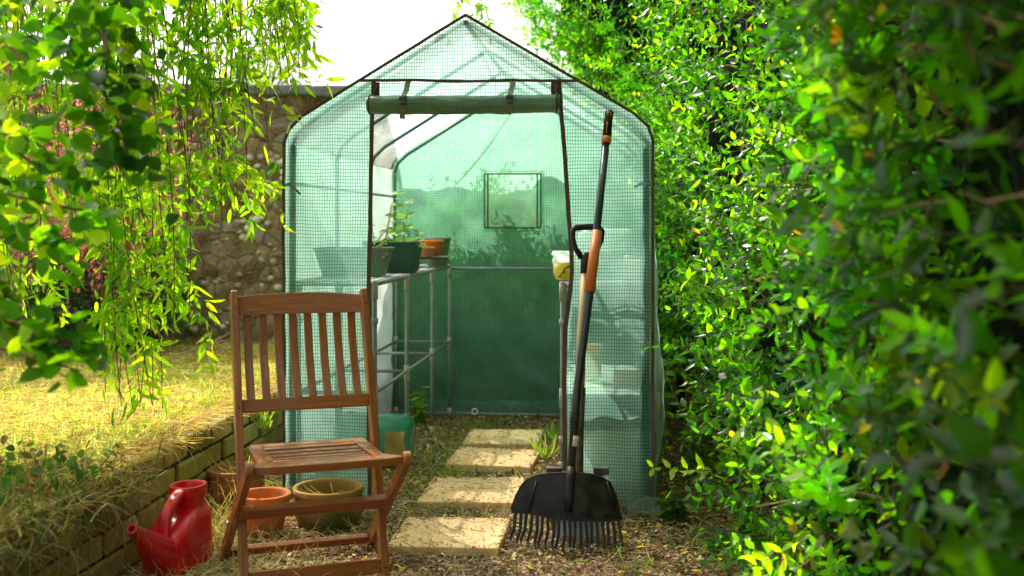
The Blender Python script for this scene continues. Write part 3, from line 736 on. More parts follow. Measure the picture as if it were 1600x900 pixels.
# hem with eyelet on the rear
mb = MB(); mb.grid(lambda u, v: (-HW+.02+1.41*u, D-.012-.012*v+.01*noise.noise((u*9, v, 3)), .02+.07*v+.006*noise.noise((u*7,v,1))), 40, 3, lambda u, v: (u*1.4, v*.08))
mb.build('hem_flap', fabric_mat('hem film', (.20,.5,.4), (.05,.2,.14), .1, .4, (.6,.9,.8), .6), gh, 'all', True)
ex, ez = FR(742, 643, D-.03)
mb = MB(); mb.tube([(ex+.016*math.cos(a), D-.032, ez+.016*math.sin(a)) for a in np.linspace(0, 2*math.pi, 20)[:-1]], .005, 6, closed=True); mb.build('eyelet', M['dome'], gh, 'all', True)

# binding tape, one part per run
def tape(pts, w=.017, name='binding', t_=.004, mat='binding'):
    mb = MB()
    for i in range(len(pts)-1):
        a = Vector((pts[i][0], -.013, pts[i][1])); b = Vector((pts[i+1][0], -.013, pts[i+1][1])); d = (b-a).normalized()*.003
        mb.beam(a-d, b+d, w, t_, (0,0,1) if abs(b.x-a.x) > abs(b.z-a.z) else (1,0,0))
    mb.v = [Vector((p.x, p.y+wr(p.x, p.z)+.0015*noise.noise(p*30), p.z)) for p in mb.v]
    return mb.build(name, M[mat], gh, False, True)
half = len(PR)//2
def dense(pts, st=.05):
    out = []
    for (a, b), (c, d) in zip(pts[:-1], pts[1:]):
        n_ = max(1, int(math.hypot(c-a, d-b)/st)); out += [(a+(c-a)*i/n_, b+(d-b)*i/n_) for i in range(n_)]
    return out+[pts[-1]]
tape(dense([(x, z) for x, z in PR[:half+1]]), .0115); tape(dense([(x, z) for x, z in PR[half:]]), .0115)
tape(dense([FR(562,127), FR(650,126), FR(735,128), FR(800,126), FR(905,127)]), .011)
tape(dense([(edge(doorL, z), z) for z in np.linspace(zb, .02, 24)]), .016)
tape(dense([(edge(doorR, z), z) for z in np.linspace(zb, .12, 30)]), .017)
# dark green pocket strips just inside the outer edges
mb = MB(); mb.beam((-HW+.033,.004,.02), (-HW+.033,.004,ZE-.08), .022, .003, (1,0,0)); mb.build('pole_sleeve', fg, gh, False, True)
mb = MB(); mb.beam((HW-.033,.004,.02), (HW-.033,.004,ZE-.08), .022, .003, (1,0,0)); mb.build('pole_sleeve', fg, gh, False, True)
# rolled door
xl, zl = FR(577, 164, -.05); xr, zr = FR(872, 162, -.05)
mb = MB()
def roll(u, v):
    x = xl+(xr-xl)*u; a = v*2*math.pi; r = .036+.004*noise.noise((x*5, math.cos(a), math.sin(a)))+.0035*noise.noise((x*17, math.cos(a)*2, math.sin(a)*2))
    zc = zl+(zr-zl)*u - .006*math.sin(math.pi*u)*.5
    return (x, -.055+r*math.cos(a), zc+r*math.sin(a))
mb.grid(roll, 70, 24, lambda u, v: ((xr-xl)*u, v*.22))
for xe, sg in ((xl, -1), (xr, 1)):
    sp_ = [(xe+sg*.002, -.055+(.034-.03*q)*math.cos(q*16), zl+(.034-.03*q)*math.sin(q*16)) for q in np.linspace(0, 1, 50)]
    for i in range(len(sp_)-1): mb.beam(sp_[i], sp_[i+1], .008, .0025, (1,0,0))
rd = mb.build('rolled_door', M['fab_roll'], gh, 'all', True)
for xe in (xl+.004, xr-.004):
    mb = MB(); mb.tube([(xe, -.055+.0375*math.cos(a), zl+.0375*math.sin(a)) for a in np.linspace(0, 2*math.pi, 22)[:-1]], .0035, 6, closed=True)
    mb.build('roll_end_binding', M['binding'], rd, 'all', True)
for ppx, tail in ((637, 185), (800, 178)):
    sx_, zt = FR(ppx, 128); _, zq = FR(ppx, tail, -.09)
    mb = MB(); pts = [(sx_+.006,-.018,zt), (sx_+.003,-.05,zl+.052), (sx_,-.088,zl+.028), (sx_-.001,-.098,zl), (sx_-.004,-.09,zl-.03), (sx_-.006,-.075,zq)]
    for i in range(len(pts)-1): mb.beam(pts[i], pts[i+1], .021, .0022, (1,0,0))
    st = mb.build('strap', M['strap'], gh, False, True)
    mb = MB(); mb.box((sx_, -.102, zl+.018), (.027,.010,.014)); mb.box((sx_, -.103, zl-.002), (.027,.008,.006)); mb.build('buckle', M['buckle'], st, False, True, bevel=.002)
for ppx, ppy in ((588,139),(868,139)):
    tx, tz = FR(ppx, ppy); mb = MB(); mb.box((tx, -.017, tz-.002), (.034,.003,.052)); lb = mb.build('tab', M['ink'], gh, False, True)
    mb = MB(); hk = [(-.006,.010),(-.002,.016),(.004,.015),(.007,.009),(.003,.003),(.001,-.002),(.001,-.010)]
    mb.tube([(tx+a, -.020, tz+b) for a, b in hk], .0017, 5); mb.build('tab_hook_mark', M['orange'], lb, False, True)
# tie strings on outer poles
for sx in (-1, 1):
    q = Vector((sx*(HW-.02), -.014, FR(465 if sx < 0 else 1000, 290)[1])); mb = MB()
    mb.tube([q+Vector((sx*.02,0,0)), q+Vector((-sx*.005,-.01,.006)), q+Vector((-sx*.03,-.012,-.01*(-sx)-.005)), q+Vector((-sx*.05,-.008,-.035 if sx < 0 else -.008))], [.005,.007,.005,.004], 6)
    mb.build('tie', M['fab_side'] if sx > 0 else M['strap'], gh, 'all', True)
# loose corner of the skirt, front right
mb = MB(); mb.grid(lambda u, v: (HW-.10+.13*u, -.02-.05*v+.01*noise.noise((u*5,v*5,0)), .055*(1-v)+.012*noise.noise((u*6,v*6,2))+.006), 12, 8, lambda u, v: (u*.15, v*.08)); mb.build('skirt_fold', M['fab_side'], gh, 'all', True)

# ---------------------------------------------------------------- staging inside
def shelf(name, x0, x1, label, mesh_top=True, clip_near=True):
    t = thing(name, label, 'shelving', gm @ Vector(((x0+x1)/2, D/2, 0)), GRZ, 'tubular shelving units in the greenhouse')
    def W(x, y, z): return gm @ Vector((x, y, z))
    for y in (.06, .72, 1.41, 2.0):
        for x in (x0, x1):
            mb = MB(); mb.tube([W(x,y,0), W(x,y,.87)], .0085, 10); p = mb.build('post', M['frame'], t, 'all')
            for z in (.85, .43, .02):
                mb = MB(); mb.tube([W(x,y,z-.045+(.025 if z < .1 else 0)), W(x,y,z+.03)], .0125, 10); mb.build('joint', M['joint'], p, 'all')
            if y < .1:
                for z in (.72, .26, .16): mb = MB(); mb.tube([W(x,y,z-.012), W(x,y,z+.012)], .0135, 10); mb.build('clip', M['joint'], p, 'all')
        for z in (.865, .43):
            mb = MB(); mb.tube([W(x0,y,z), W(x1,y,z)], .008, 8); mb.build('cross_rail', M['frame'], t, 'all')
    for x in (x0, x1):
        for z in (.865, .43):
            mb = MB(); mb.tube([W(x,.06,z), W(x,2.0,z)], .008, 8); mb.build('long_rail', M['frame'], t, 'all')
    mb = MB()
    for i in range(86): y = .05+i*.023; mb.tube([W(x0-.01,y,.877), W(x1+.01,y,.877), W(x1+.013,y,.868)], .0017, 4)
    for i in range(7): x = x0+(x1-x0)*i/6; mb.tube([W(x,.04,.8795), W(x,2.01,.8795)], .0022, 4)
    mb.build('wire_shelf', M['wire'], t)
    return t
shelf('shelving', -HW+.04, -.375, 'grey tubular shelving along the left wall carrying planters and pots')
sr = shelf('shelving', .375, HW-.04, 'grey tubular shelving along the right wall, seen through the front film')
mb = MB(); mb.grid(lambda u, v: gm @ Vector((.37+.33*u, .05+.9*v, .4415+.006*noise.noise((u*4, v*5, 1)))), 14, 20); mb.build('shelf_liner', M['whitesack'], sr, 'all')
SZ = .8815
def LG(px, py, Y): return gi @ P(px, py, Y)

def trough(name, label, c, L_, W_, H_, rz, mat, grp=None):
    t = thing(name, label, 'planter', c, rz, grp); mb = MB(); th = .004
    def rect(l, w_, z): return [Vector((x*l/2, y*w_/2, z)) for x, y in ((-1,-1),(1,-1),(1,1),(-1,1))]
    rings = [rect(L_*.78,W_*.72,0), rect(L_*.97,W_*.96,H_-.012), rect(L_,W_,H_-.012), rect(L_,W_,H_), rect(L_-.014,W_-.014,H_), rect(L_*.86,W_*.85,H_*.55)]
    b = 0
    for r_ in rings: mb.v += r_
    for i in range(len(rings)-1):
        for j in range(4): j2 = (j+1) % 4; mb.face((4*i+j, 4*i+j2, 4*i+4+j2, 4*i+4+j))
    mb.face((3,2,1,0)); k = 4*(len(rings)-1); mb.face((k,k+1,k+2,k+3))
    mb.build('tub', mat, t, False, True, bevel=.003)
    mb = MB(); mb.grid(lambda u, v: ((u-.5)*L_*.9, (v-.5)*W_*.9, H_*.8+.008*noise.noise((u*8, v*6, 2))), 14, 8); mb.build('soil', M['soil'], t, 'all', True)
    return t
p1 = P(554, 442, 4.78); tr1 = trough('trough_planter', 'pale grey green trough planter nearest the door on the left shelf', (p1.x, p1.y, SZ), .33, .16, .125, GRZ+.02, M['greygreen'], 'plastic troughs on the left shelf')
p2 = P(622, 433, 5.16); tr2 = trough('trough_planter', 'dark green trough planter with a tall leafy seedling on the left shelf', (p2.x-.02, p2.y, SZ), .25, .24, .145, GRZ, M['darkgreen'], 'plastic troughs on the left shelf')

def herb(name, label, base, stems, grp=None, leafc=((.22,.40,.06),(.35,.5,.12),(.14,.28,.05)), lsz=(.03,.05), stemc='herbstem'):
    t = thing(name, label, 'plant', base, 0, grp); mb = MB(); S = Scatter(); base = Vector(base)
    for dx, dy, h, lean, npair in stems:
        pts = [base+Vector((dx+lean*q*q*h, dy+.1*lean*q*h, h*q)) for q in np.linspace(0, 1, 7)]
        mb.tube(pts, [.0028*(1-.5*q) for q in np.linspace(0,1,7)], 5)
        for i in range(npair):
            q = .12+.88*i/max(1, npair-1); a = (i % 2)*1.57+random.uniform(-.4,.4); p = pts[0]+(pts[-1]-pts[0])*q; p.x = base.x+dx+lean*q*q*h
            for s_ in (0, math.pi):
                d = np.array([[math.cos(a+s_), math.sin(a+s_), random.uniform(-.1,.35)]])
                l_ = random.uniform(*lsz)*(1.1-.4*q)
                S.add('privet', np.array([list(p)]), d, np.array([[0,-.75,.8]])+d*-.2, l_, l_*.68, pick(leafc, 1))
    mb.build('stem', M['herbstem'], t); S.build('foliage', M['herb'], t); return t
M['herbstem'] = mottled('green stem', (.16,.26,.05), (.28,.36,.08), 40, .5)
b2 = Vector((p2.x-.005, p2.y-.02, SZ+.12))
herb('seedling', 'tall seedling with paired round leaves growing in the dark green trough', b2, [(-.015,0,.25,.10,9),(.03,.01,.21,.16,7),(.09,.0,.065,.25,3),(-.04,.03,.10,-.1,4)], lsz=(.042,.062))
b1 = P(592, 400, 4.74); 
herb('seedling', 'small pale seedling beside the doorway edge in the grey green trough', (b1.x, b1.y, SZ+.10), [(0,0,.09,.1,5),(-.02,.01,.12,-.1,5),(.015,0,.055,.3,4)], None, ((.4,.5,.12),(.3,.42,.1)), (.018,.03))
fl = thing('dried_flower_sprig', 'small sprig of dried brown flowers hanging over the trough rim', 'plant', (b1.x+.02, b1.y-.08, SZ+.09))
mb = MB(); S = Scatter(); b0 = Vector((b1.x+.02, b1.y-.085, SZ+.13))
for i in range(9):
    e = b0+Vector((random.uniform(-.03,.045), random.uniform(-.03,0), random.uniform(-.075,-.02))); mb.tube([b0, (b0+e)/2+Vector((0,-.01,.01)), e], .0009, 4)
    S.add('chip', np.array([list(e)]*5)+rng.normal(size=(5,3))*.002, rv(5), rv(5), .007, .005, pick([(.5,.32,.12),(.3,.14,.06)], 5))
mb.build('stem', M['rtwig'], fl); S.build('flower_head', M['litter'], fl)
# canes behind the seedling
cn = thing('bundle_of_canes', 'pair of pale canes leaning in the corner behind the seedlings', 'canes', P(598,400,5.5).xyz*1.0); 
mb = MB(); a = P(596, 396, 5.45); mb.tube([a, P(604, 345, 5.5), P(612, 300, 5.6)], .006, 6); mb.build('cane', M['ash'], cn)
mb = MB(); mb.tube([a+Vector((.01,.02,0)), P(590, 355, 5.6), P(604, 338, 5.62), P(610,345,5.6)], .004, 6); mb.build('cane', M['ash'], cn)
cn.location.z = SZ
for ch in cn.children: ch.location.z -= 0

def pot(name, label, c, r1, r0, h, mat, rim=.016, rimt=.007, groove=0, bulge=0.0, grp=None, soil=.45, n=48, fleck=False):
    t = thing(name, label, 'plant pot', c, 0, grp); c = Vector(c); mb = MB(); pr = []
    m = 26
    for i in range(m):
        q = i/(m-1); z = (h-rim)*q; r = r0+(r1-rimt-r0)*q**(.8 if bulge else 1) + bulge*math.sin(math.pi*min(1, q*1.02))
        if groove: r += groove*math.sin(q*math.pi*2*8.5)*.5
        pr.append((r, z))
    rr = pr[-1][0]+rimt
    pr += [(rr, h-rim+.002), (rr+.001, h-.004), (rr-.003, h), (rr-.012, h), (rr-.016, h-.005), (r1-.022, h-rim), ((r0+(r1-r0)*soil)-.012+bulge*.7, h*soil), (.004, h*soil+.004)]
    def fn(x, y, z, a): k = 1+.012*noise.noise((math.cos(a)*2, math.sin(a)*2, z*14+c.x)); return x*k, y*k, z
    mb.lathe(c, pr, n, 0, fn=fn); o = mb.build('shell', mat, t, True, angle=55)
    mb = MB(); mb.lathe(c+Vector((0,0,0)), [(.002,h*soil+.004),((r0+(r1-r0)*soil)-.013+bulge*.7,h*soil+.006),(.001,h*soil+.016)], 20); mb.build('soil', M['soil'], t, 'all')
    return t
pa = G(366, 800); pot('plant_pot', 'weathered ribbed terracotta pot half hidden by the chair post, against the block wall', (pa.x, pa.y+.03, 0), .112, .082, .165, M['terra_dark'], .02, .008, .004, .012, 'empty clay pots behind the chair')
pb = G(413, 838); pot('plant_pot', 'bright orange terracotta pot in the middle behind the chair legs', (pb.x, pb.y, 0), .094, .060, .154, M['terra'], .026, .006, 0, 0.0, 'empty clay pots behind the chair', .25)
pc = G(512, 826); pot('plant_pot', 'wide squat mossy brown pot beneath the chair seat', (pc.x, pc.y+.02, 0), .130, .090, .150, M['mossy'], .022, .008, .002, .018, 'empty clay pots behind the chair', .5)
# straw in and around the pots
S = Scatter()
for c_, zz, r_ in ((pa,.12,.09),(pb,.045,.05),(pc,.08,.09)):
    n = 26 if c_ is not pa else 80; a = rng.uniform(0,6.28,n); q = rng.uniform(0,1,n)**.5*r_
    S.add('curlblade', np.stack([c_.x+q*np.cos(a), c_.y+.02+q*np.sin(a), zz+rng.uniform(-.01,.04,n)],1), rng.normal(size=(n,3))*[1,1,.5]+[0,0,.2], rv(n), rng.uniform(.05,.13,n), .0026, pick(STRAW[:4], n))
for i in range(2):
    n = 90; S.add('curlblade', np.stack([rng.uniform(-1.12,-.98,n), rng.uniform(3.7,4.2,n), rng.uniform(.0,.03,n)],1), rng.normal(size=(n,3))*.7+[.1,-.1,.7], rv(n), rng.uniform(.06,.2,n), .003, pick([(.55,.45,.18),(.3,.38,.08),(.62,.52,.25)], n))
tag(S.build('loose_straw', M['grass']), 'loose dry straw strands lying in and between the clay pots', 'straw', kind='stuff')

# rack and small pots on the shelf
r0_ = P(674, 414, 5.85); rk = thing('wire_rack', 'low black rack lifting the small clay pots at the far end of the left shelf', 'rack', (r0_.x, r0_.y, SZ))
mb = MB(); zt = SZ+.045
for dy in (-.09, .09): mb.tube([(r0_.x-.10, r0_.y+dy, SZ), (r0_.x-.09, r0_.y+dy, zt), (r0_.x+.085, r0_.y+dy, zt), (r0_.x+.095, r0_.y+dy, SZ)], .003, 6)
for i in range(12): x = r0_.x-.09+i*.016; mb.tube([(x, r0_.y-.095, zt+.003), (x, r0_.y+.095, zt+.003)], .002, 5)
mb.build('wire_frame', M['buckle'], rk)
mb = MB(); mb.box((r0_.x, r0_.y, zt+.008), (.185,.195,.006)); mb.build('tray', M['greygreen'], rk, bevel=.002)
zt += .0115
q = P(666, 405, 5.77); pot('plant_pot', 'small shallow terracotta pot at the front of the rack', (q.x-.002, q.y, zt), .052, .040, .050, M['terra'], .012, .004, grp='small pots on the shelf rack', n=28)
q = P(673, 405, 5.88); pot('plant_pot', 'taller terracotta pot behind the shallow one on the rack', (q.x+.004, q.y+.01, zt), .066, .046, .086, M['terra'], .016, .004, grp='small pots on the shelf rack', n=28)
q = P(683, 405, 6.04); pot('plant_pot', 'olive green plastic pot behind the clay pots on the rack', (q.x+.0, q.y+.0, SZ), .078, .055, .155, mottled('olive plastic', (.12,.17,.08), (.18,.23,.11), 10, .5), .014, .004, grp='small pots on the shelf rack', n=28)
q = P(640, 384, 5.36); pot('plant_pot', 'terracotta pot rim just showing behind the dark green trough', (q.x, q.y+.02, SZ), .062, .046, .135, M['terra'], .016, .004, grp='small pots on the shelf rack', n=28)

# ---------------------------------------------------------------- soft sacks
def sack(name, label, c, L_, W_, H_, rz, mat, seed=0, lean=0, crimp=True, cat='bag', pic=None, amp=.02):
    t = thing(name, label, cat, c, rz); mb = MB(); nu, nv = 36, 22
    def f(u, v):
        a = u*2*math.pi; h = v
        fl_ = (1-h**3*.82) if crimp else (1-.25*h*h)
        ca, sa = math.cos(a), math.sin(a); sq = (abs(ca)**2.8+abs(sa)**2.8)**(-1/2.8)
        x = ca*sq*L_/2*(1-.10*(2*h-1)**4); y = sa*sq*W_/2*fl_*(1-.25*(1-h)**6)
        n_ = amp*noise.noise((ca*1.7+seed, sa*1.7, h*3))+amp*.5*noise.noise((ca*4+seed, sa*4, h*7))
        z = H_*h + (amp*1.2*noise.noise((ca*2.4, seed, 1)) if h > .7 else 0)*h
        return (x*(1+n_/L_*2)+lean*h, y+n_*(1-h*.4), max(z, 0))
    mb.grid(f, nu, nv); k = len(mb.v)
    mb.face([i*(nv+1)+nv for i in range(nu)]); mb.face([i*(nv+1) for i in range(nu)][::-1])
    mb.build('film', mat, t, 'all', True, mod=lambda o: None)
    if pic:
        mb = MB()
        def g(u, v):
            a = R(-90+pic[0]+(pic[1]-pic[0])*u); uu = (a/(2*math.pi)) % 1; p = Vector(f(uu, pic[2]+(pic[3]-pic[2])*v)); return p+Vector((math.cos(a)*.003, math.sin(a)*.004, 0))
        mb.grid(g, 10, 8); mb.build('printed_picture', pic[4], t, 'all', True)
    return t
q = G(577, 728); cs = sack('compost_bag', 'green compost bag with an orange brown picture under the left shelf', (q.x+.02, 5.0, 0), .36, .20, .235, GRZ+.1, M['sack'], 3, 0, pic=(18, 46, .1, .72, M['sackpic']))
mb = MB()
for i in range(4): mb.box(Vector((.02, -.112, .075-.012*i)), (.07-.012*(i % 2), .002, .0028))
mb.build('small_print', M['dome'], cs, False, True)
q = P(893, 455, 4.42); sack('fertiliser_bag', 'crumpled white and yellow bag bulging past the doorway edge on the right shelf', (q.x+.015, q.y+.02, SZ), .16, .20, .115, GRZ, M['whitesack'], 8, -.01, True, 'bag', (-60, 25, .02, .62, M['yellow']))
bg_ = [o for o in col.objects if o.name.startswith('fertiliser_bag')][0]
mb = MB()
for i in range(9):
    a = Vector((-.062+.004*i+random.uniform(-.004,.004), -.099, .018+.005*i)); mb.beam(a, a+Vector((random.uniform(.008,.016), -.001, random.uniform(-.004,.006))), .0035, .002, (0,0,1))
mb.build('black_lettering', M['ink'], bg_, False, True)
q = P(955, 450, 4.45)
def pack(name, label, px, py, Y, sz, mat, rz=0, z=SZ, mat2=None, seed=0):
    q = P(px, py, Y); t = thing(name, label, 'packet', (q.x, q.y, z), GRZ+rz); mb = MB(); nu = 8
    lx, ly, lz = sz
    mb.box((0,0,lz/2), sz); mb.v = [v+Vector((noise.noise(v*9+Vector((seed,0,0))), noise.noise(v*9+Vector((0,seed,3))), 0))*.006 for v in mb.v]
    mb.build('packet_body', mat, t, False, True, bevel=.006)
    if mat2:
        for i in range(3): mb = MB(); mb.box((-lx*.3+lx*.3*i, -ly/2-.001, lz*.5), (lx*.09, .004, lz*.8)); mb.build('printed_stripe', mat2, t, False, True)
    return t
pack('seed_packet_box', 'white and lime striped packet on the right shelf, next to the crumpled bag', 918, 450, 4.42, (.085,.05,.085), M['limepack'], 0, SZ, M['dome'], 1)
pack('seed_packet_box', 'green carton in the middle of the right shelf behind the film', 955, 450, 4.5, (.11,.09,.075), M['greenpack'], .1, SZ, None, 2)
pack('seed_packet_box', 'yellow striped packet at the right end of the top shelf', 990, 450, 4.42, (.075,.06,.08), M['dome'], -.1, SZ, M['yellow'], 3)
t = thing('bottle', 'small bottle with a round peach lid on the right shelf', 'bottle', (P(984,420,4.53).x, 4.53, SZ)); c = Vector((P(984,420,4.53).x, 4.53, SZ))
mb = MB(); mb.lathe(c, [(.02,0),(.024,.01),(.024,.05),(.014,.065),(.001,.066)], 20); mb.build('bottle_body', M['dome'], t, 'all')
mb = MB(); mb.lathe(c, [(.016,.064),(.024,.068),(.028,.082),(.022,.096),(.002,.10)], 20); mb.build('lid', M['peach'], t, 'all')
# propagator
q = P(948, 392, 4.72); t = thing('propagator', 'milky domed propagator lid standing high on the right shelf', 'seed tray', (q.x, q.y, SZ), GRZ); mb = MB()
mb.box((0,0,.055), (.25,.20,.11)); mb.build('tray_stack', M['greygreen'], t, False, True, bevel=.006)
def dm(u, v):
    a = u*2*math.pi; ca, sa = math.cos(a), math.sin(a); s_ = (abs(ca)**5+abs(sa)**5)**(-.2); k = math.cos(v*1.35)
    return (ca*s_*.135*k**.35, sa*s_*.11*k**.35, .112+.095*math.sin(v*1.57))
mb = MB(); mb.grid(dm, 40, 12); mb.build('dome', M['dome'], t, 'all', True)
mb = MB(); mb.lathe(Vector((0,0,.2)), [(.02,0),(.024,.004),(.02,.012),(.002,.014)], 18); mb.build('vent_cap', M['blue'], t, 'all', True)
# second tier
q = P(982, 556, 4.5); t = thing('seed_tray', 'terracotta coloured tray on the lower right shelf', 'tray', (q.x, q.y, .45), GRZ); mb = MB()
mb.box((0,0,.004), (.12,.16,.006)); 
for s_ in (-1, 1): mb.beam((s_*.06,-.08,.022), (s_*.06,.08,.022), .045, .005, (0,0,1)); mb.beam((-.06,s_*.08,.022), (.06,s_*.08,.022), .043, .005, (0,0,1))
mb.build('tray_body', M['terra'], t, False, True)
q = P(925, 556, 4.6)
for i in range(1): pot('plant_pot', 'pale pink plastic pot on the lower right shelf behind the spade shaft', (q.x, q.y, .45), .05, .036, .15, M['peach'], .012, .003, n=24)
q = G(955, 780); sack('white_sack', 'big white plastic sack slumped on the floor behind the right front film', (q.x+.03, 4.52, 0), .34, .26, .25, GRZ, M['whitesack'], 12, 0)
q = G(975, 790); t = thing('flint_rock', 'grey green rock holding down the skirt at the right front corner inside', 'rock', (q.x, 4.33, 0)); mb = MB()
mb.lathe((q.x, 4.33, 0), [(.04,0),(.055,.02),(.052,.05),(.03,.075),(.004,.08)], 14, fn=lambda x,y,z,a: (x*(1+.2*math.sin(2*a+1)), y*.7, z)); mb.build('stone', M['rock'], t, 'all')
pack('plant_label_card', 'yellow card by the rock at the foot of the right front film', 1003, 760, 4.32, (.045,.01,.06), M['yellow'], 0, .03, None, 5)

# ================================================================== folding chair
th_ = R(20); cu = Vector((math.sin(th_), -math.cos(th_), 0)); cv = Vector((math.cos(th_), math.sin(th_), 0)); CO = Vector((-.592, 3.295, 0))
def C(u, v, z): return CO + cu*u + cv*v + Vector((0,0,z))
ch = thing('folding_chair', 'slatted reddish brown wooden folding chair standing in front of the greenhouse', 'chair', CO, th_)
W2 = .2125; lean = .364
def post_u(z): return -lean*z + (.03*(z/.88)*(1-z/.88))
tk = M['teak']
for s_ in (-1, 1):
    mb = MB(); zz = [0, .2, .42, .65, .8, .86, .882, .889]
    mb.sweep([C(post_u(z), s_*W2, z) for z in zz], [.024]*5+[.024,.022,.014], [.042]*5+[.042,.036,.022], cv)
    mb.build('back_post', tk, ch, bevel=.003)
    mb = MB(); a = C(-.385, s_*(W2+.031), 0); b = C(.222, s_*(W2+.012), .424); mb.beam(a, b, .022, .042, cv)
    mb.tube([b-cv*.011, b+cv*.011], .021, 18); mb.build('cross_leg', tk, ch, bevel=.003)
    mb = MB(); p = C(post_u(.21), s_*(W2+.041), .205); mb.tube([p-cv*.006, p+cv*.004], .007, 12); mb.build('pivot_bolt', M['steel'], ch, 'all')
for s_ in (-1, 1):
    for z_ in (.045, .535, .84):
        mb = MB(); p = C(post_u(z_)+.0205, s_*W2, z_); mb.tube([p, p+cu*.0025], .0042, 10); mb.build('screw', M['darksteel'], ch, 'all')
def bar(name, u, z, hw, h, t, tilt=0):
    mb = MB(); mb.beam(C(u,-hw,z), C(u,hw,z), h, t, Vector((0,0,1))+cu*tilt); return mb.build(name, tk, ch, bevel=.003)
bar('front_stretcher', post_u(.045), .045, W2-.012, .045, .018, -.3)
bar('rear_stretcher', -.325, .045, W2+.016, .032, .02, .7)
bar('middle_stretcher', .005, .25, W2+.016, .040, .022, .75)
bar('lower_back_rail', post_u(.535), .535, W2-.012, .040, .018, -.36)
mb = MB()                                    # arched top rail
nn = 16
for i in range(nn):
    v0, v1 = -W2+.012+(2*W2-.024)*i/nn, -W2+.012+(2*W2-.024)*(i+1)/nn
    def tp(v): return .868+.012*(1-(v/W2)**2)
    A = []
    for v in (v0, v1):
        for z, off in ((.812,-.009),(.812,.009),(tp(v),.009),(tp(v),-.009)): A.append(C(post_u(z)+off-.010*(1-(v/W2)**2), v, z))
    k = len(mb.v); mb.v += A; L0 = v0*1.0+5; L1 = v1*1.0+5
    mb.face((k+0,k+4,k+7,k+3), [(L0,0),(L1,0),(L1,.06),(L0,.06)]); mb.face((k+2,k+6,k+5,k+1), [(L0,.2),(L1,.2),(L1,.14),(L0,.14)])
    mb.face((k+3,k+7,k+6,k+2), [(L0,.3),(L1,.3),(L1,.32),(L0,.32)]); mb.face((k+1,k+5,k+4,k+0), [(L0,.4),(L1,.4),(L1,.42),(L0,.42)])
    if i == 0: mb.face((k,k+3,k+2,k+1))
    if i == nn-1: mb.face((k+4,k+5,k+6,k+7))
mb.build('top_back_rail', tk, ch)
for i in range(8):
    v = -.172+i*.0485; mb = MB(); zz = np.linspace(.55, .815, 7)
    mb.sweep([C(post_u(z)-.014*math.sin(math.pi*(z-.55)/.265)-(.009*(z-.55)/.265), v, z) for z in zz], [.026]*7, [.009]*7, cv)
    mb.build('back_slat', tk, ch, bevel=.002)
# seat
def SP(u, v): return C(u, v, .431 + .05*(u-.21)*.8 - .012*math.sin(math.pi*min(1, max(0, (u+.17)/.38))))
def seat_bar(name, u0, u1, v0, v1, t=.018, n_=1, taper=None):
    mb = MB()
    def top(u, v): return SP(u, v)
    q = [(u1,v0),(u1,v1),(u0,v1),(u0,v0)] if taper is None else taper
    T = [top(*a) for a in q]; B = [p-Vector((0,0,t)) for p in T]
    k = len(mb.v); mb.v += B+T; n = len(q); o_ = random.random()*5; along = abs(v1-v0) > abs(u1-u0)
    uvq = [(o_+(v if along else u), o_+(u if along else v)*1.0) for u, v in q]
    mb.face(list(range(k, k+n))[::-1], uvq[::-1]); mb.face(range(k+n, k+2*n), uvq)
    for i in range(n):
        j = (i+1) % n; ln = (T[j]-T[i]).length; mb.face((k+i,k+j,k+n+j,k+n+i), [(o_,0),(o_+ln,0),(o_+ln,t),(o_,t)])
    return mb.build(name, tk, ch, bevel=.003)
sw = .198
seat_bar('seat_front_rail', .165, .232, -sw, sw, .024, taper=[(.222,-sw-.014),(.235,-sw+.03),(.240,0),(.235,sw-.03),(.222,sw+.014),(.185,sw+.012),(.168,sw-.055),(.168,-sw+.055),(.185,-sw-.012)])
seat_bar('seat_rear_rail', -.175, -.14, -sw+.02, sw-.02, .02, taper=[(-.14,-sw+.055),(-.14,sw-.055),(-.14,sw-.012),(-.178,sw-.02),(-.178,-sw+.02),(-.14,-sw+.012)])
for s_ in (-1, 1):
    q = [(.184, s_*(sw+.012)), (.1665, s_*(sw-.0545)), (-.139, s_*(sw-.055)), (-.139, s_*(sw-.012)), (.08, s_*(sw-.012)), (.14, s_*(sw-.002))]
    seat_bar('seat_side_board', -.14, .17, 0, .01, .02, taper=q if s_ > 0 else q[::-1])
for i in range(6):
    u0 = -.131+i*.0503; seat_bar('seat_slat', u0, u0+.029, -sw+.056, sw-.056, .012)

# ================================================================== rake and spade
def LEAN(y0, k):
    def f(px, py, off=0.0):
        a = (py-HY)/F; Y = (y0+k*CH)/(1+k*a) + off; return Vector(((px-800)/F*Y, Y, CH-a*Y))
    return f
RK = LEAN(3.675, .305)
rk = thing('leaf_rake', 'big black plastic leaf rake with an orange sleeved shaft leaning on the greenhouse', 'rake', (RK(888,865).x, 3.68, 0))
mb = MB()
outline_t = [(797,800),(800,792),(806,775),(815,758),(826,748),(840,742),(858,740),(880,739),(900,739),(922,741),(940,746),(953,754),(960,768),(965,785),(968,800),(971,812)]
outline_b = [(971,814),(960,812),(940,812),(910,812),(880,811),(850,806),(825,800),(808,798)]
outl_ = outline_t+outline_b
cx0, cy0 = 884, 790
def bow(px): return -.045*(1-((px-886)/90.0)**2)+.035
front = [RK(x, y, bow(x)) for x, y in outl_]
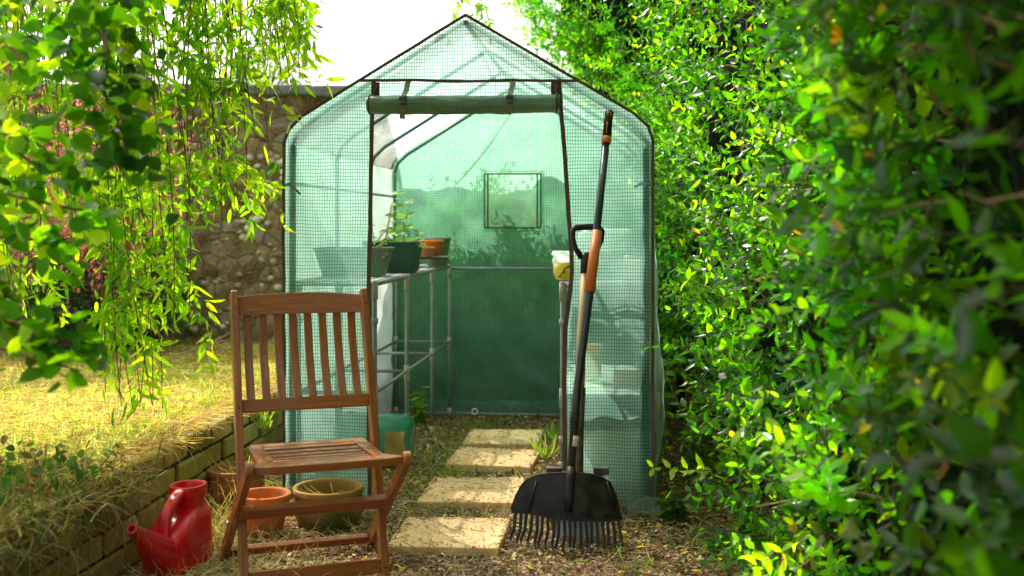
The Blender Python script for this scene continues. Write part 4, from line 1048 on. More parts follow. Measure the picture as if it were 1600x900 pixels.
# panel as a grid so that it bows
def panel(u, v, off=0):
    x = 799+172*u; yt = np.interp(x, [p[0] for p in outline_t], [p[1] for p in outline_t]); 
    yb = np.interp(x, [797,825,850,880,910,940,971], [802,803,808,813,815,815,814]); yb = max(yb, yt+.5)
    y = yt+(yb-yt)*v; return RK(x, y, bow(x)+off-.006*math.sin(math.pi*v)*math.sin(math.pi*u))
mb.grid(lambda u, v: panel(u, v, 0), 44, 12); mb.grid(lambda u, v: panel(1-u, v, .004), 44, 12)
mb.build('rake_head', M['black'], rk, 'all')
mb = MB(); rim = [panel(u, 0, .002) for u in np.linspace(0, 1, 50)]; mb.tube(rim, .0035, 6); 
for x0_, x1_ in ((838,826),(948,962)): mb.tube([RK(x0_, 752, bow(x0_)-.004), RK((x0_+x1_)/2, 775, bow(x0_)-.006), RK(x1_, 800, bow(x1_)-.003)], .003, 6)
mb.build('reinforcing_rib', M['black'], rk, 'all')
for i in range(20):
    q = i/19; xt = 806+160*q; xb = 797+174*q + 2*math.sin(i*2.1); yb = np.interp(q, [0,.3,.6,.8,1], [852,858,868,868,864]) + 1.5*math.sin(i*1.7)
    yt = np.interp(xt, [797,825,850,880,910,971], [797,800,804,809,811,811])
    pts = [RK(xt, yt, bow(xt)), RK(xt+(xb-xt)*.5+ (2 if q < .5 else 1), (yt+yb)/2, bow(xt)-.004), RK(xb, yb-9, bow(xt)-.003), RK(xb+1.5+3*(q-.3), yb, bow(xt)-.022)]
    pts[-1].z = max(pts[-1].z, .004)
    mb = MB(); wds = [.0115,.0105,.0095,.007]
    for j in range(3): mb.beam(pts[j], pts[j+1], wds[j], .0045, (1,0,0), ends=wds[j+1])
    mb.build('tine', M['black'], rk)
mb = MB(); mb.tube([RK(888,800,-.012), RK(889,775,-.016), RK(891,748,-.012), RK(893,730,-.008)], [.012,.0165,.0175,.016], 14); mb.build('socket', M['black'], rk, 'all')
mb = MB(); mb.tube([RK(892,735,-.006), RK(903,600,-.003), RK(922,455,0), RK(933,355,0), RK(947,222,0)], .0145, 16); sh = mb.build('shaft', M['tubeblk'], rk, 'all')
mb = MB(); mb.tube([RK(896.6,698,-.005), RK(898.8,681,-.005)], .0158, 16); mb.build('paper_label', M['label'], rk, 'all')
mb = MB(); mb.tube([RK(921.3,456), RK(933,361)], [.0195,.0185], 18); mb.build('orange_sleeve', M['orange'], rk, 'all')
mb = MB(); mb.tube([RK(947,224), RK(948,214)], .0182, 18); mb.build('orange_collar', M['orange'], rk, 'all')
mb = MB(); mb.tube([RK(948,214), RK(950.5,188), RK(952,175), RK(952.5,172)], [.0172,.0168,.0165,.010], 18); gp = mb.build('end_grip', M['black'], rk, 'all')
mb = MB(); hc = RK(952,178,-.0175); mb.tube([hc+Vector((.007*math.cos(a),0,.007*math.sin(a))) for a in np.linspace(0,6.28,14)[:-1]], .002, 6, closed=True)
mb.tube([RK(947.5,208,-.017), RK(949,190,-.017)], .0022, 5)
mb.build('grip_ring', M['orange'], gp, 'all')

SP_ = LEAN(3.80, .27)
sd = thing('digging_spade', 'spade with a black D handle and pale wooden shaft standing behind the rake', 'spade', (SP_(905,860).x, 3.81, 0))
mb = MB(); dh = [(909,402),(899,388),(895,372),(895,360),(900,355.5),(918,354.5),(936,355),(941,361),(940,375),(934,388),(922,399)]
mb.tube([SP_(*p) for p in dh], [.013,.010,.0095,.0105,.0125,.0125,.0125,.0105,.0095,.010,.013], 12); mb.tube([SP_(915,396), SP_(914,428)], [.018,.0165], 14)
mb.build('d_handle', M['black'], sd, 'all')
mb = MB(); mb.tube([SP_(914,426), SP_(909,520), SP_(906,610)], [.0155,.0165,.0175], 14); mb.build('shaft', M['ash'], sd, 'all')
mb = MB(); mb.tube([SP_(907,606), SP_(904,680), SP_(902,735), SP_(901,765)], [.0185,.0185,.022,.014], 14); mb.build('socket', M['darksteel'], sd, 'all')
bl = [(853,733),(880,737),(925,737),(948,733),(951,745),(949,800),(940,850),(903,862),(866,850),(857,800),(854,745)]
mb = MB(); fr0 = [SP_(x, y, -.002+.010*(1-((x-902)/48)**2)) for x, y in bl]; mb.prism(fr0, [p+Vector((0,.003,0)) for p in fr0]); mb.build('blade', M['steel'], sd)
for a, b in ((853,878),(927,951)):
    mb = MB(); mb.beam(SP_(a,735,-.01), SP_(b,735,-.01), .024, .03, (0,0,1)); mb.build('foot_tread', M['darksteel'], sd, bevel=.004)

# ================================================================== watering can
ca_ = math.atan2(-.989, -.15); wc0 = Vector((-1.07, 3.485, 0))
can = thing('watering_can', 'red plastic watering can with its spout pointing left, beside the block wall', 'watering can', wc0, ca_)
# local x = spout direction
def superell(cx, lx, ly, z, n_=32, p=3.2):
    out = []
    for j in range(n_):
        a = 2*math.pi*j/n_; c_, s_ = math.cos(a), math.sin(a); k = (abs(c_)**p+abs(s_)**p)**(-1/p); out.append(Vector((cx+c_*k*lx/2, s_*k*ly/2, z)))
    return out
def loft(mb, rings, cap0=True, cap1=True):
    k = len(mb.v); n_ = len(rings[0])
    for r_ in rings: mb.v += r_
    for i in range(len(rings)-1):
        for j in range(n_): j2 = (j+1) % n_; mb.face((k+i*n_+j, k+i*n_+j2, k+(i+1)*n_+j2, k+(i+1)*n_+j))
    if cap0: mb.face([k+j for j in range(n_)][::-1])
    if cap1: mb.face([k+(len(rings)-1)*n_+j for j in range(n_)])
def ringz(x0_, x1_, wy, zf, p, n_=40):
    r_ = superell((x0_+x1_)/2, x1_-x0_, wy*(.98 if p > 3.5 else 1.0), 0, n_, p)
    for v in r_: v.z = zf(v.x) if callable(zf) else zf
    return r_
mb = MB(); rg = []
sh_ = lambda x: .118+.052*min(1, max(0, (.125-x)/.13))
for z, x0_, x1_, wy in ((0,-.130,.118,.135),(.004,-.140,.128,.150),(.040,-.142,.130,.154),(.046,-.136,.126,.146),(.050,-.136,.126,.146)):
    rg.append(ringz(x0_, x1_, wy, z, 5.5))
rg.append(ringz(-.134, .123, .145, lambda x: sh_(x)*.62, 5.5)); rg.append(ringz(-.132, .120, .143, lambda x: sh_(x)-.008, 5))
rg.append(ringz(-.130, .114, .134, lambda x: sh_(x)+.002, 4.5)); rg.append(ringz(-.128, .085, .112, lambda x: sh_(x)+.012, 4)); rg.append(ringz(-.127, .02, .102, lambda x: sh_(x)+.018, 3))
rg.append(ringz(-.126, -.018, .098, .192, 2.6)); rg.append(ringz(-.127, -.016, .100, .214, 2.5)); rg.append(ringz(-.134, -.010, .112, .222, 2.4)); rg.append(ringz(-.137, -.008, .116, .250, 2.4)); rg.append(ringz(-.134, -.011, .111, .256, 2.4))
rg.append(ringz(-.124, -.021, .092, .256, 2.4)); rg.append(ringz(-.119, -.026, .084, .246, 2.4)); rg.append(ringz(-.115, -.032, .076, .16, 2.4))
loft(mb, rg); body = mb.build('can_body', M['red'], can, True, True, angle=42)
mb = MB(); pts = [(-.016,0,.242,.042),(.01,0,.236,.040),(.045,0,.219,.038),(.074,0,.199,.037),(.088,0,.182,.037),(.098,0,.150,.042),(.106,0,.122,.056),(.108,0,.105,.062)]
k0 = []
for i, (x, y, z, w_) in enumerate(pts):
    a = Vector(pts[max(i-1,0)][:3]); b = Vector(pts[min(i+1,len(pts)-1)][:3]); d = (b-a).normalized(); up = Vector((0,1,0)).cross(d); p = Vector((x,y,z))
    ring = []
    for j in range(20):
        an = 2*math.pi*j/20; c_, s_ = math.cos(an), math.sin(an); k = (abs(c_)**4+abs(s_)**4)**-.25
        ring.append(p+Vector((0,c_*k*w_/2,0))+up*(s_*k*.0125))
    k0.append(ring)
loft(mb, k0); mb.build('handle', M['red'], can, True, True, angle=50)
mb = MB(); rs = []
for q in np.linspace(0, 1, 10):
    p = Vector((.085+.215*q, 0, .058+.155*q)); d = Vector((.215,0,.155)).normalized(); up = Vector((0,1,0)).cross(d)
    ry = .046*(1-q)**1.15+.0145; rz_ = .050*(1-q)**1.05+.0135
    ring = []
    for j in range(24):
        an = 2*math.pi*j/24; c_, s_ = math.cos(an), math.sin(an); k = (abs(c_)**3+abs(s_)**3)**(-1/3) if q < .8 else 1
        v = p+Vector((0,c_*k*ry,0))+up*(s_*k*rz_); v.z = max(v.z, .006); ring.append(v)
    rs.append(ring)
last = rs[-1]; cen = sum(last, Vector())/len(last)
rs.insert(-1, [cen+(p-cen)*1.22-Vector((.010,0,.007)) for p in last]); rs[-1] = [cen+(p-cen)*1.22 for p in last]
rs.append([cen+(p-cen)*.7 for p in last]); rs.append([cen+(p-cen)*.62-Vector((.02,0,.016)) for p in last])
loft(mb, rs); mb.build('spout', M['red'], can, True, True, angle=50)
mb = MB()
for z in (.075, .081):
    r_ = ringz(-.137, .127, .1485, z, 5.5); mb.tube(r_, .0012, 4, closed=True)
mb.build('moulded_line', M['red'], can, 'all', True)

# ================================================================== vegetation
PRIV = [(.026,.095,.006),(.045,.14,.008),(.08,.19,.010),(.13,.24,.012),(.018,.065,.006),(.19,.27,.014)]
def wob(a, b, s): return np.sin(a*1.7+s)*np.cos(b*2.1+s*2)+.6*np.sin(a*4.3+b*3.1+s*3)+.4*np.sin(a*9.1-b*7.7+s)
def xface(Y, z):
    lean_ = sm((z-1.55)/1.1)*sm((Y-5.2)/1.3)*.72
    rec = .20*sm((.75-z)/.6)*sm((Y-3.6)/1.0)
    near = -.24*sm((2.8-Y)/2.2)
    return .82+.085*wob(Y*1.2, z*1.2, 1)+rec-lean_+near+.03*sm((Y-4)/2)
t = thing('hedge', 'tall dense privet hedge running down the right side past the greenhouse', 'hedge', (1.35, 4, 0))
S = Scatter(); ST = Scatter()
def hedge_twigs(n, ylo, yhi, zlo, zhi, dmax, per=9, lsc=1.0, dark=1.0, seed=0):
    Y = rng.uniform(ylo, yhi, n); z = rng.uniform(zlo, zhi, n); d = rng.exponential(dmax, n)-.03
    x = xface(Y, z)+d
    clump = np.clip(.5+.55*wob(Y*2.3+1, z*2.1, 4)*.6+.25*np.sin(Y*9+z*7), 0, 1)
    kk = rng.uniform(0,1,n) < .22+.95*clump; Y, z, d, x, clump = Y[kk], z[kk], d[kk], x[kk], clump[kk]; n = len(Y)
    lx = .0
    dr = unit(rng.normal(size=(n,3))*.55+[-.75, -.15, .45]); ln = rng.uniform(.12,.30,n)
    start = np.stack([x,Y,z],1)
    # keep the camera's surroundings free
    ST.add('stick', start, dr, rv(n), ln, .0035, pick([(.16,.10,.05),(.10,.12,.04)], n))
    sidea = unit(np.cross(dr, rv(n))); sideb = np.cross(dr, sidea)
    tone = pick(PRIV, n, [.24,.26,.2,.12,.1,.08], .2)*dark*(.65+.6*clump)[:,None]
    tip = rng.uniform(0,1,n)
    for i in range(per):
        q = .12+.88*i/(per-1); base = start+dr*(ln*q)[:,None]; sd_ = sidea if i % 2 else sideb
        for s_ in (1,-1):
            a = dr*.55+sd_*s_+rng.normal(size=(n,3))*.22; nr = dr*.7+[-.25,-.1,.55]+rng.normal(size=(n,3))*.35
            l_ = rng.uniform(.028,.052,n)*lsc*(1.1-.45*q)
            keep = rng.uniform(0,1,n) < .86; brown = (rng.uniform(0,1,n) < .006)[:,None]
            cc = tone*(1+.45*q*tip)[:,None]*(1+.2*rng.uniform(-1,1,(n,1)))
            cc = np.where(brown, pick([(.45,.16,.03),(.38,.24,.05),(.5,.32,.06)], n), cc)
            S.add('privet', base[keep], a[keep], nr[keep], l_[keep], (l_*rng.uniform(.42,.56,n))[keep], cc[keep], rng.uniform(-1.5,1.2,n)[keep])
hedge_twigs(420, .95, 2.3, .2, 1.9, .14, 7, 1.75, .6)  # leaf colour darkened to imitate shade on the near end
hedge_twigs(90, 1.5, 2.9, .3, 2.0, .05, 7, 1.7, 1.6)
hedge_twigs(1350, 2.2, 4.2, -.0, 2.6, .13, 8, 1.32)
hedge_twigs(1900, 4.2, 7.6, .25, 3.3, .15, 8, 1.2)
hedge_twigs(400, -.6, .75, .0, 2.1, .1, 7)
hedge_twigs(800, 5.4, 7.8, 1.5, 3.3, .06, 8, 1.0, 1.9)  # leaf colour raised to imitate sunlight on the far top
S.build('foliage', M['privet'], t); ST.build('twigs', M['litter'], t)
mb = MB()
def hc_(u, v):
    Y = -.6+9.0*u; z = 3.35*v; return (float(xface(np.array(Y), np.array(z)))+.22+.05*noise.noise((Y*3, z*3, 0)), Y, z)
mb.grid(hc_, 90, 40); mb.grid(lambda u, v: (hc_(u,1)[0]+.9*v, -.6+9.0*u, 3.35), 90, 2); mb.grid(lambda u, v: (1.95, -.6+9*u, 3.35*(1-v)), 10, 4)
mb.build('shade_core', M['core'], t, 'all')  # dark sheet added behind the leaves as painted shade, no real leaves
for i in range(9):
    Y = 1.2+i*.8; mb = MB(); x = 1.04+random.uniform(-.05,.05); mb.tube([(x, Y, -.02), (x-.02, Y+.03, .35), (x-.06, Y-.05, .8), (x+.02,Y+.05,1.5)], [.026,.022,.016,.01], 7); mb.build('trunk', M['bark'], t, 'all')

# long bare twigs and stubs catching light
mb = MB()
for i in range(190):
    Y = random.uniform(1.3, 5.5); z = random.uniform(.3, 2.2); x = float(xface(np.array(Y), np.array(z)))
    a = Vector((x+.1, Y, z)); d = Vector((random.uniform(-1,-.3), random.uniform(-.7,.7), random.uniform(-.3,.6))).normalized()*random.uniform(.08,.24)
    mb.tube([a, a+d*.5+Vector((0,0,.01)), a+d], [.003,.0025,.0018], 5)
mb.build('bare_twigs', mottled('pale twig', (.30,.18,.09), (.48,.33,.18), 30, .6), t)['kind'] = 'stuff'

# leafy weeds under the hedge
def weed(x, y, h, n_, lab, grp='leafy weeds under the hedge', lz=(.035,.075), cols=((.07,.17,.02),(.11,.24,.03),(.2,.3,.04))):
    t = thing('leafy_weed', lab, 'weed', (x, y, 0), 0, grp); mb = MB(); S = Scatter()
    for i in range(n_):
        a0 = random.uniform(0, 6.28); le = random.uniform(.1,.4); hh = h*random.uniform(.6,1); p0 = Vector((x+random.uniform(-.05,.05), y+random.uniform(-.05,.05), -.005))
        pts = [p0+Vector((math.cos(a0)*le*hh*q*q, math.sin(a0)*le*hh*q*q, hh*q)) for q in np.linspace(0, 1, 7)]
        mb.tube(pts, [.003-.0015*q for q in np.linspace(0,1,7)], 5)
        for k in range(8):
            q = .2+.8*k/7; p = pts[min(6, int(q*6))]; aa = k*1.6+a0
            for s_ in (0, math.pi):
                d = np.array([[math.cos(aa+s_), math.sin(aa+s_), random.uniform(-.35,.3)]]); l_ = random.uniform(*lz)*(1.15-.5*q)
                S.add('hazel', np.array([list(p)]), d, np.array([[0,0,1.]])+rng.normal(size=(1,3))*.3, l_, l_*.75, pick(cols, 1), 1.0)
    mb.build('stem', M['herbstem'], t); S.build('foliage', M['hazel'], t)
weed(.66, 5.0, .62, 7, 'tall broad leaved weed right against the greenhouse corner')
weed(.82, 4.75, .55, 6, 'broad leaved weed between the greenhouse and the hedge foot')
weed(.74, 5.6, .8, 6, 'tallest broad leaved weed, deepest in the gap by the hedge')
weed(.90, 5.25, .7, 6, 'leafy weed with pale stems tucked into the hedge foot')
weed(.62, 4.05, .10, 5, 'low dark leaved seedling by the loose skirt of the greenhouse', lz=(.03,.06), cols=((.04,.10,.02),(.06,.14,.03)))
weed(.83, 3.85, .14, 4, 'low weed on the mulch right of the rake', lz=(.025,.05))
weed(.70, 3.62, .07, 4, 'flat green weed on the mulch just beyond the rake tines', lz=(.03,.05))
weed(-.50, 6.05, .20, 5, 'soft green weed in the rear left corner of the greenhouse floor', lz=(.03,.06))

def tuft(x, y, z, n_, h, lab, cols=((.16,.30,.04),(.3,.42,.08)), wd=.006, spread=.6):
    S = Scatter(); pos = np.array([[x, y, z]])+rng.normal(size=(n_,3))*[.015,.015,0]
    S.add('curlblade', pos, rng.normal(size=(n_,3))*spread*[1,1,.2]+[0,0,1], rv(n_), rng.uniform(.5,1,n_)*h, wd, pick(cols, n_), rng.uniform(-1.2,-.4,n_))
    S.V = [v-np.array([x,y,z]) for v in S.V]; o = S.build('grass_tuft', M['grass']); o.location = (x, y, z); tag(o, lab, 'grass', 'grass tufts')
q = G(985, 893); tuft(q.x, q.y-.02, 0, 7, .11, 'thin arching grass tuft in the mulch at the bottom, below the rake')
q = G(1215, 905); tuft(q.x, q.y, 0, 22, .14, 'grass tuft at the foot of the hedge, bottom right')
q = G(850, 715); tuft(q.x+.0, q.y, 0, 26, .15, 'bright strappy grass tuft beside the door edge inside the greenhouse', ((.28,.45,.06),(.4,.5,.1)), .009, .8)
q = G(862, 688); tuft(q.x, q.y, 0, 14, .13, 'upright grass tuft behind the strappy one near the farthest slab', ((.1,.25,.04),(.2,.35,.06)), .008)
tuft(edge_x(4.75)+.02, 4.75, .22, 30, .17, 'bright green grass tuft growing out of the block wall next to the chair post', ((.3,.5,.05),(.4,.55,.1)), .006, .35)
q = G(1090, 850); tuft(q.x, q.y, 0, 8, .08, 'small grass tuft on the mulch between the rake and the hedge')

# ---- willow
WILL = [(.09,.20,.011),(.15,.28,.014),(.05,.135,.008),(.24,.30,.02),(.03,.085,.007)]
env = ([-60, 0, 100, 150, 180, 215, 235, 262, 285, 300, 320, 350, 380, 400, 430, 452, 480], [470, 480, 500, 530, 600, 640, 625, 560, 500, 440, 360, 330, 270, 190, 215, 150, 110])
t = thing('willow_tree', 'weeping willow with yellow green strands hanging in front of the flint wall', 'tree', (-4.1, 5.6, 0))
S = Scatter(); mb = MB()
tips = []
for i in range(104):
    if i < 30: px = random.choice([30,75,105,140,185,205,228,232,240,262,275,300,330,352,372,392]) + random.gauss(0, 8)
    else: px = random.uniform(-60, 470) if i % 3 else random.uniform(180, 474) 
    bot = np.interp(px, *env)*(1 if i < 26 else random.uniform(.3, .97)); Y = random.uniform(3.4, 4.2)
    tips.append((px, bot, Y))
tips += [(430, 240, 4.3), (436, 235, 4.35), (232, 640, 4.15), (226, 625, 4.2), (240, 600, 4.1), (742, 22, 5.6), (755, 30, 5.6), (350, 340, 4.4), (455, 120, 4.5),(468,105,4.6)]
def wleaves(A, n, q0, tone, spread, hang=.85):
    m_ = len(A); qs = np.sort(rng.uniform(q0, 1, n)); pos = np.stack([np.interp(qs, np.linspace(0,1,m_), A[:,k]) for k in range(3)], 1)
    vis = pos[:,2] < CH+.208*pos[:,1]+.08+rng.uniform(0,.1,n)
    pos = pos + rng.normal(size=(n,3))*[spread,spread,.0]
    gx_ = pos[:,0]+.425*(pos[:,2]-.35); gy_ = pos[:,1]-.655*(pos[:,2]-.35)
    vis = vis & ~((gx_ > -1.25) & (gx_ < .6) & (gy_ > 2.8) & (gy_ < 4.1) & (rng.uniform(0,1,n) < .82) & (pos[:,2] > 1.35))
    dr = rng.normal(size=(n,3))*[.6,.6,.3]+[0,0,-hang]; ln = rng.uniform(.05,.10,n)*rng.uniform(.75,1.05)
    c = pick(WILL, n, [.3,.25,.22,.10,.13])*.55+tone*.45; k = vis
    S.add('willow', pos[k], dr[k], (rv(n)+[0,-.3,.2])[k], ln[k], rng.uniform(.009,.017,n)[k], c[k], rng.uniform(-2.2,2.2,n)[k])
for (px, bot, Y) in tips:
    b = P(px, bot, Y); zt = 2.75+random.uniform(-.1,.25); topx = b.x+random.uniform(-.35,.15)
    npt = 14; a0 = random.uniform(0, 6.28); am = random.uniform(.015,.05)
    pts = [Vector((topx+(b.x-topx)*q**.6+am*math.sin(q*6+a0), Y+.03*math.sin(q*5+a0), zt+(b.z-zt)*q)) for q in np.linspace(0, 1, npt)]
    mb.tube(pts, [.0035-.002*q for q in np.linspace(0,1,npt)], 4)
    A = np.array([list(p) for p in pts]); L_ = zt-b.z; tone = np.array(random.choice(WILL)); dens = random.uniform(.5, 1.15)
    wleaves(A, int(L_/.033*dens), 0, tone, .016)
    for j in range(random.randint(3, 7)):
        q = random.uniform(.25, .97); i0 = int(q*(npt-1)); p = pts[i0]
        if p.z > CH+.21*p.y+.15: continue
        a1 = random.uniform(0, 6.28); ln_ = random.uniform(.10,.34); out = random.uniform(.25,.8)
        sp_ = [p+Vector((math.cos(a1)*ln_*out*(1-(1-w_)**2), .6*math.sin(a1)*ln_*out*(1-(1-w_)**2), -ln_*(w_**1.6)*.95+.02*w_)) for w_ in np.linspace(0,1,6)]
        mb.tube(sp_, [.0018-.0012*w_ for w_ in np.linspace(0,1,6)], 3)
        wleaves(np.array([list(v) for v in sp_]), int(ln_/.014), .1, tone, .008, .6)
S.build('foliage', M['willow'], t); mb.build('strand', M['rtwig'], t)['kind'] = 'stuff'
mb = MB(); mb.tube([(-4.1,5.6,-.02),(-4.05,5.55,1.0),(-3.9,5.4,2.0),(-3.5,5.2,2.75)], [.16,.13,.11,.09], 12); mb.build('trunk', M['bark'], t, 'all')
for pts in ([(-3.5,5.2,2.7),(-2.6,4.9,3.0),(-1.6,4.6,2.95),(-.8,4.6,2.85)], [(-3.5,5.2,2.7),(-2.8,4.4,2.95),(-1.9,4.1,2.95),(-1.1,4.1,2.8)], [(-3.6,5.2,2.6),(-2.8,4.6,3.0),(-1.6,4.0,3.0),(-.6,3.8,2.9)]):
    mb = MB(); mb.tube(pts, [.06,.035,.022,.01], 8); mb.build('limb', M['bark'], t, 'all')
# bare sticks that cut diagonally through the strands
mb = MB(); 
for a, b, c, Y in (((235,10),(300,110),(345,235),4.0),((30,70),(60,160),(100,215),4.3),((110,0),(75,60),(50,90),4.5),((330,225),(342,280),(345,330),4.0)):
    mb = MB(); mb.tube([P(*a,Y), P(*b,Y), P(*c,Y)], [.006,.005,.003], 5); mb.build('bare_shoot', M['rtwig'], t)

# ---- foreground broad leaves
HZ = [(.022,.09,.006),(.04,.14,.008),(.09,.22,.012),(.2,.33,.02)]
t = thing('hazel_tree', 'dark broad leaved tree with round leaves hanging in front of the willow', 'tree', (-2.0, 2.3, 0))
S = Scatter(); mb = MB()
BR = [([(165,-60),(150,20),(170,80),(160,140),(185,190),(170,235),(200,285)], 2.55, 48, 115, .9),
      ([(200,-60),(190,20),(205,90),(215,160),(225,215)], 2.8, 30, 60, .7),
      ([(-60,40),(0,60),(40,95),(90,100),(120,75)], 2.5, 40, 48, 1.9),
      ([(-60,150),(0,190),(30,240),(70,270),(110,265)], 2.5, 45, 60, 1.1),
      ([(-60,300),(0,300),(60,315),(130,330),(170,345)], 2.55, 38, 60, 1.6),
      ([(-60,380),(0,370),(60,375),(120,372)], 2.6, 40, 40, 1.5),
      ([(-60,500),(0,500),(60,510),(120,545),(150,535)], 2.35, 32, 42, 1.3),
      ([(-60,440),(-10,460),(40,480)], 2.4, 35, 30, .8),
      ([(-60,540),(0,545),(60,560),(125,580)], 2.3, 26, 22, 2.0),
      ([(215,-60),(240,-10),(262,5)], 2.7, 22, 16, 1.6),
      ([(-60,-30),(20,-10),(80,5),(130,-5)], 2.5, 35, 40, 1.3)]
for pts, Y, spread, n, br in BR:
    W_ = [P(a, b, Y+.05*math.sin(i*2)) for i, (a, b) in enumerate(pts)]
    mb.tube(W_, [.006-.004*i/(len(W_)-1) for i in range(len(W_))], 5)
    A = np.array([list(p) for p in W_]); m_ = len(A); n = int(n*1.25); qs = rng.uniform(.05, 1, n); pos = np.stack([np.interp(qs, np.linspace(0,1,m_), A[:,k]) for k in range(3)], 1)
    sp = spread/F*Y; pos = pos+rng.normal(size=(n,3))*sp*[.62,.9,.62]
    dr = rng.normal(size=(n,3))*[.8,.6,.5]+[.15,-.1,-.35]; nr = rng.normal(size=(n,3))*.5+[.1,-.25,.7]
    l_ = rng.uniform(.032,.062,n)
    S.add('hazel', pos, dr, nr, l_, l_*rng.uniform(.75,.95,n), pick(HZ, n, [.42,.28,.18,.12])*min(br,1.6), rng.uniform(-.8,1.4,n))
    # petioles
    S2 = pos
S.build('foliage', M['hazel'], t); mb.build('twig', M['rtwig'], t)
mb = MB(); mb.tube([(-2.0,2.3,.3),(-2.02,2.35,1.2),(-1.95,2.4,2.2),(-1.75,2.5,3.0)], [.07,.06,.045,.03], 10); mb.build('trunk', M['bark'], t, 'all')
for pts in ([(-2.02,2.35,1.2),(-1.6,2.45,1.6),(-1.3,2.5,1.95)], [(-1.95,2.4,2.0),(-1.4,2.5,2.2),(-1.0,2.55,1.8)], [(-2.02,2.35,.9),(-1.6,2.4,.9),(-1.28,2.4,.86)]):
    mb = MB(); mb.tube(pts, [.025,.014,.007], 7); mb.build('limb', M['bark'], t, 'all')
# unseen leaf masses added above the frame to shade the near hedge and bed
S = Scatter(); n = 8500
pos = np.stack([rng.normal(-.30,.45,n), rng.normal(2.9,.55,n), rng.uniform(2.6,3.3,n)], 1)
S.add('hazel', pos, rng.normal(size=(n,3)), rng.normal(size=(n,3))*.5+[0,0,1], .06, .05, pick(HZ, n))
n = 3000; pos = np.stack([rng.normal(-2.35,.3,n), rng.normal(4.15,.35,n), rng.uniform(2.35,3.1,n)], 1)
k = (800+F*pos[:,0]/pos[:,1] < -60) | (pos[:,2] > 1.1+.215*pos[:,1]); pos = pos[k]; n = len(pos)
S.add('hazel', pos, rng.normal(size=(n,3)), rng.normal(size=(n,3))*.5+[0,0,1], .06, .05, pick(HZ, n))
S.build('shade_clump', M['hazel'], t)

# ---- shrubs at and behind the wall
def bush(name, lab, cat, c, r, n, cols, kind='privet', sz=(.03,.06), mat='herb', core=None, asp=.55):
    t = thing(name, lab, cat, (c[0], c[1], 0 if c[2]-r[2] < .2 else LZ)); S = Scatter(); d = rv(n); rad = rng.uniform(.55,1.05,n)**.6
    pos = np.array(c)+d*rad[:,None]*np.array(r)*(1+.22*wob(d[:,0]*3, d[:,2]*3, 2))[:,None]
    pos[:,2] = np.maximum(pos[:,2], .02)
    l_ = rng.uniform(*sz, n); S.add(kind, pos, d+rng.normal(size=(n,3))*.8, rng.normal(size=(n,3))*.5+d+[0,0,.5], l_, l_*asp, pick(cols, n))
    S.build('foliage', M[mat], t); mb = MB()
    for i in range(6): a = i*1.05; mb.tube([(c[0],c[1],t.location.z), (c[0]+.3*r[0]*math.cos(a), c[1]+.3*r[1]*math.sin(a), c[2]), (c[0]+.7*r[0]*math.cos(a), c[1]+.7*r[1]*math.sin(a), c[2]+.5*r[2])], [.015,.01,.005], 6)
    mb.build('branch', M['bark'], t)
    if core:
        mb = MB(); mb.grid(lambda u, v: Vector(c)+Vector((math.cos(u*6.2832)*math.sin(v*3.1416)*r[0], math.sin(u*6.2832)*math.sin(v*3.1416)*r[1], math.cos(v*3.1416)*r[2]))*(.86+.3*noise.noise((math.cos(u*6.2832)*2.3+c[0], v*7, math.sin(u*6.2832)*2.3))), 40, 24)
        mb.build('shade_core', core, t, 'all')
    return t
bush('pink_flowering_shrub', 'feathery pink flowering shrub behind the willow strands', 'shrub', (-2.35, 6.35, 1.35), (.42,.3,.62), 5200, [(.62,.27,.22),(.72,.36,.28),(.5,.2,.15)], 'chip', (.012,.03), 'petal')
bush('pink_flowering_shrub', 'second pink shrub at the left edge under the willow', 'shrub', (-3.05, 6.3, 1.3), (.4,.3,.65), 4200, [(.55,.24,.18),(.6,.33,.24),(.4,.18,.12)], 'chip', (.012,.03), 'petal')
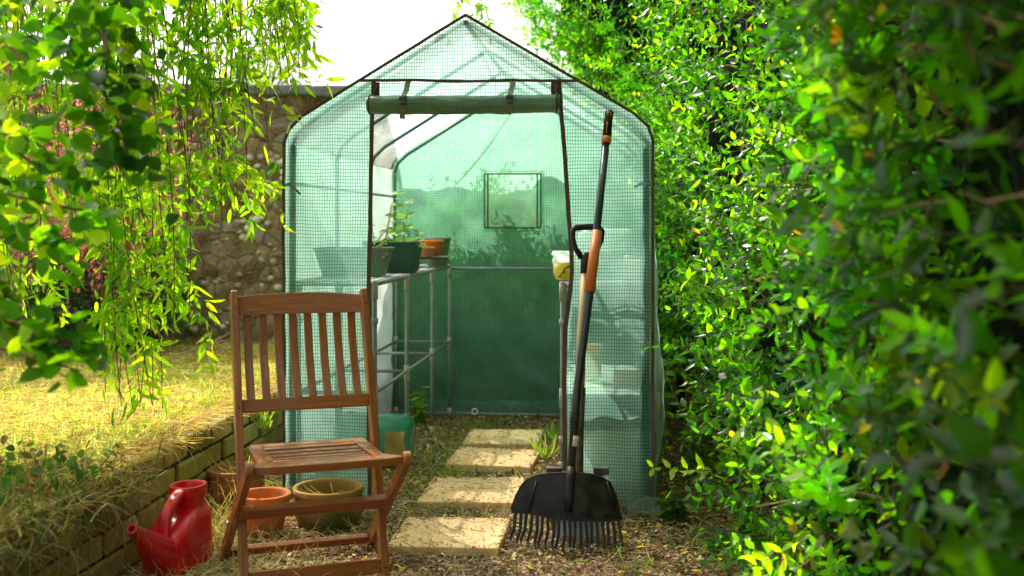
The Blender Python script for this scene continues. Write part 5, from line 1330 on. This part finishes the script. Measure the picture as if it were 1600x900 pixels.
bush('dark_shrub', 'dark glossy shrub at the foot of the flint wall, seen between willow strands', 'shrub', (-2.55, 6.75, .62), (.5,.3,.38), 3800, [(.015,.05,.015),(.03,.09,.02),(.04,.10,.03)])
for cx_, w_, h_, lab in ((-.42,.6,1.33,'leafy bush pressed against the outside of the rear film, left half'), (.18,.58,1.34,'rounded bush outside the rear film behind the window'), (.72,.55,1.32,'bush outside the rear film on the hedge side')):
    bush('garden_bush', lab, 'bush', (cx_, 6.53-.1*cx_, h_*.50), (w_, .12, h_*.5), 19000, [(.06,.17,.02),(.11,.26,.03),(.18,.34,.04)], sz=(.018,.034))
bush('garden_bush', 'leafy top of a bush beyond the flint wall right of the willow', 'bush', (-1.85, 8.2, 2.15), (.35,.3,.35), 1500, [(.08,.16,.03),(.14,.24,.04)])
# trailing bramble outside the rear film
t = thing('bramble_shoot', 'single bramble shoot arching diagonally behind the rear film', 'plant', (P(700,300,6.6).x, 6.6, 0)); mb = MB()
pts = [P(690,420,6.97), P(706,296,6.95), P(740,258,6.93), P(770,220,6.93), P(797,178,6.93)]; pts = [Vector((pts[0].x-.02, 7.0, 0))]+pts; mb.tube(pts, [.007,.006,.005,.005,.004,.003], 5); mb.build('stem', M['rtwig'], t)
S = Scatter()
for pxx, pyy in ((706,296),(700,285),(715,288),(730,275),(735,285),(722,268),(690,300)): S.add('privet', np.array([list(P(pxx, pyy, 6.93))]), rv(1), rv(1), .05, .03, pick([(.1,.2,.03)], 1))
S.build('foliage', M['herb'], t)
# fallen sticks by the wall
for i, (a, b, lab) in enumerate((((262,560),(372,528),'longest pale dead stick lying on the grass at the foot of the flint wall'), ((300,548),(370,515),'thin dead stick propped above the longest one'), ((320,560),(368,545),'short dead stick closest to the chair top rail'))):
    p, q = P(*a, 6.3), P(*b, 6.5); p.z = lawn_h(p.x, p.y)+.01; t = thing('dead_stick', lab, 'stick', p, 0, 'dead sticks under the wall'); mb = MB(); mb.tube([p, (p+q)/2+Vector((0,0,.02)), q], [.006,.005,.003], 5); mb.build('stick', mottled('dry stick', (.3,.2,.1), (.45,.32,.18), 20, .8), t)
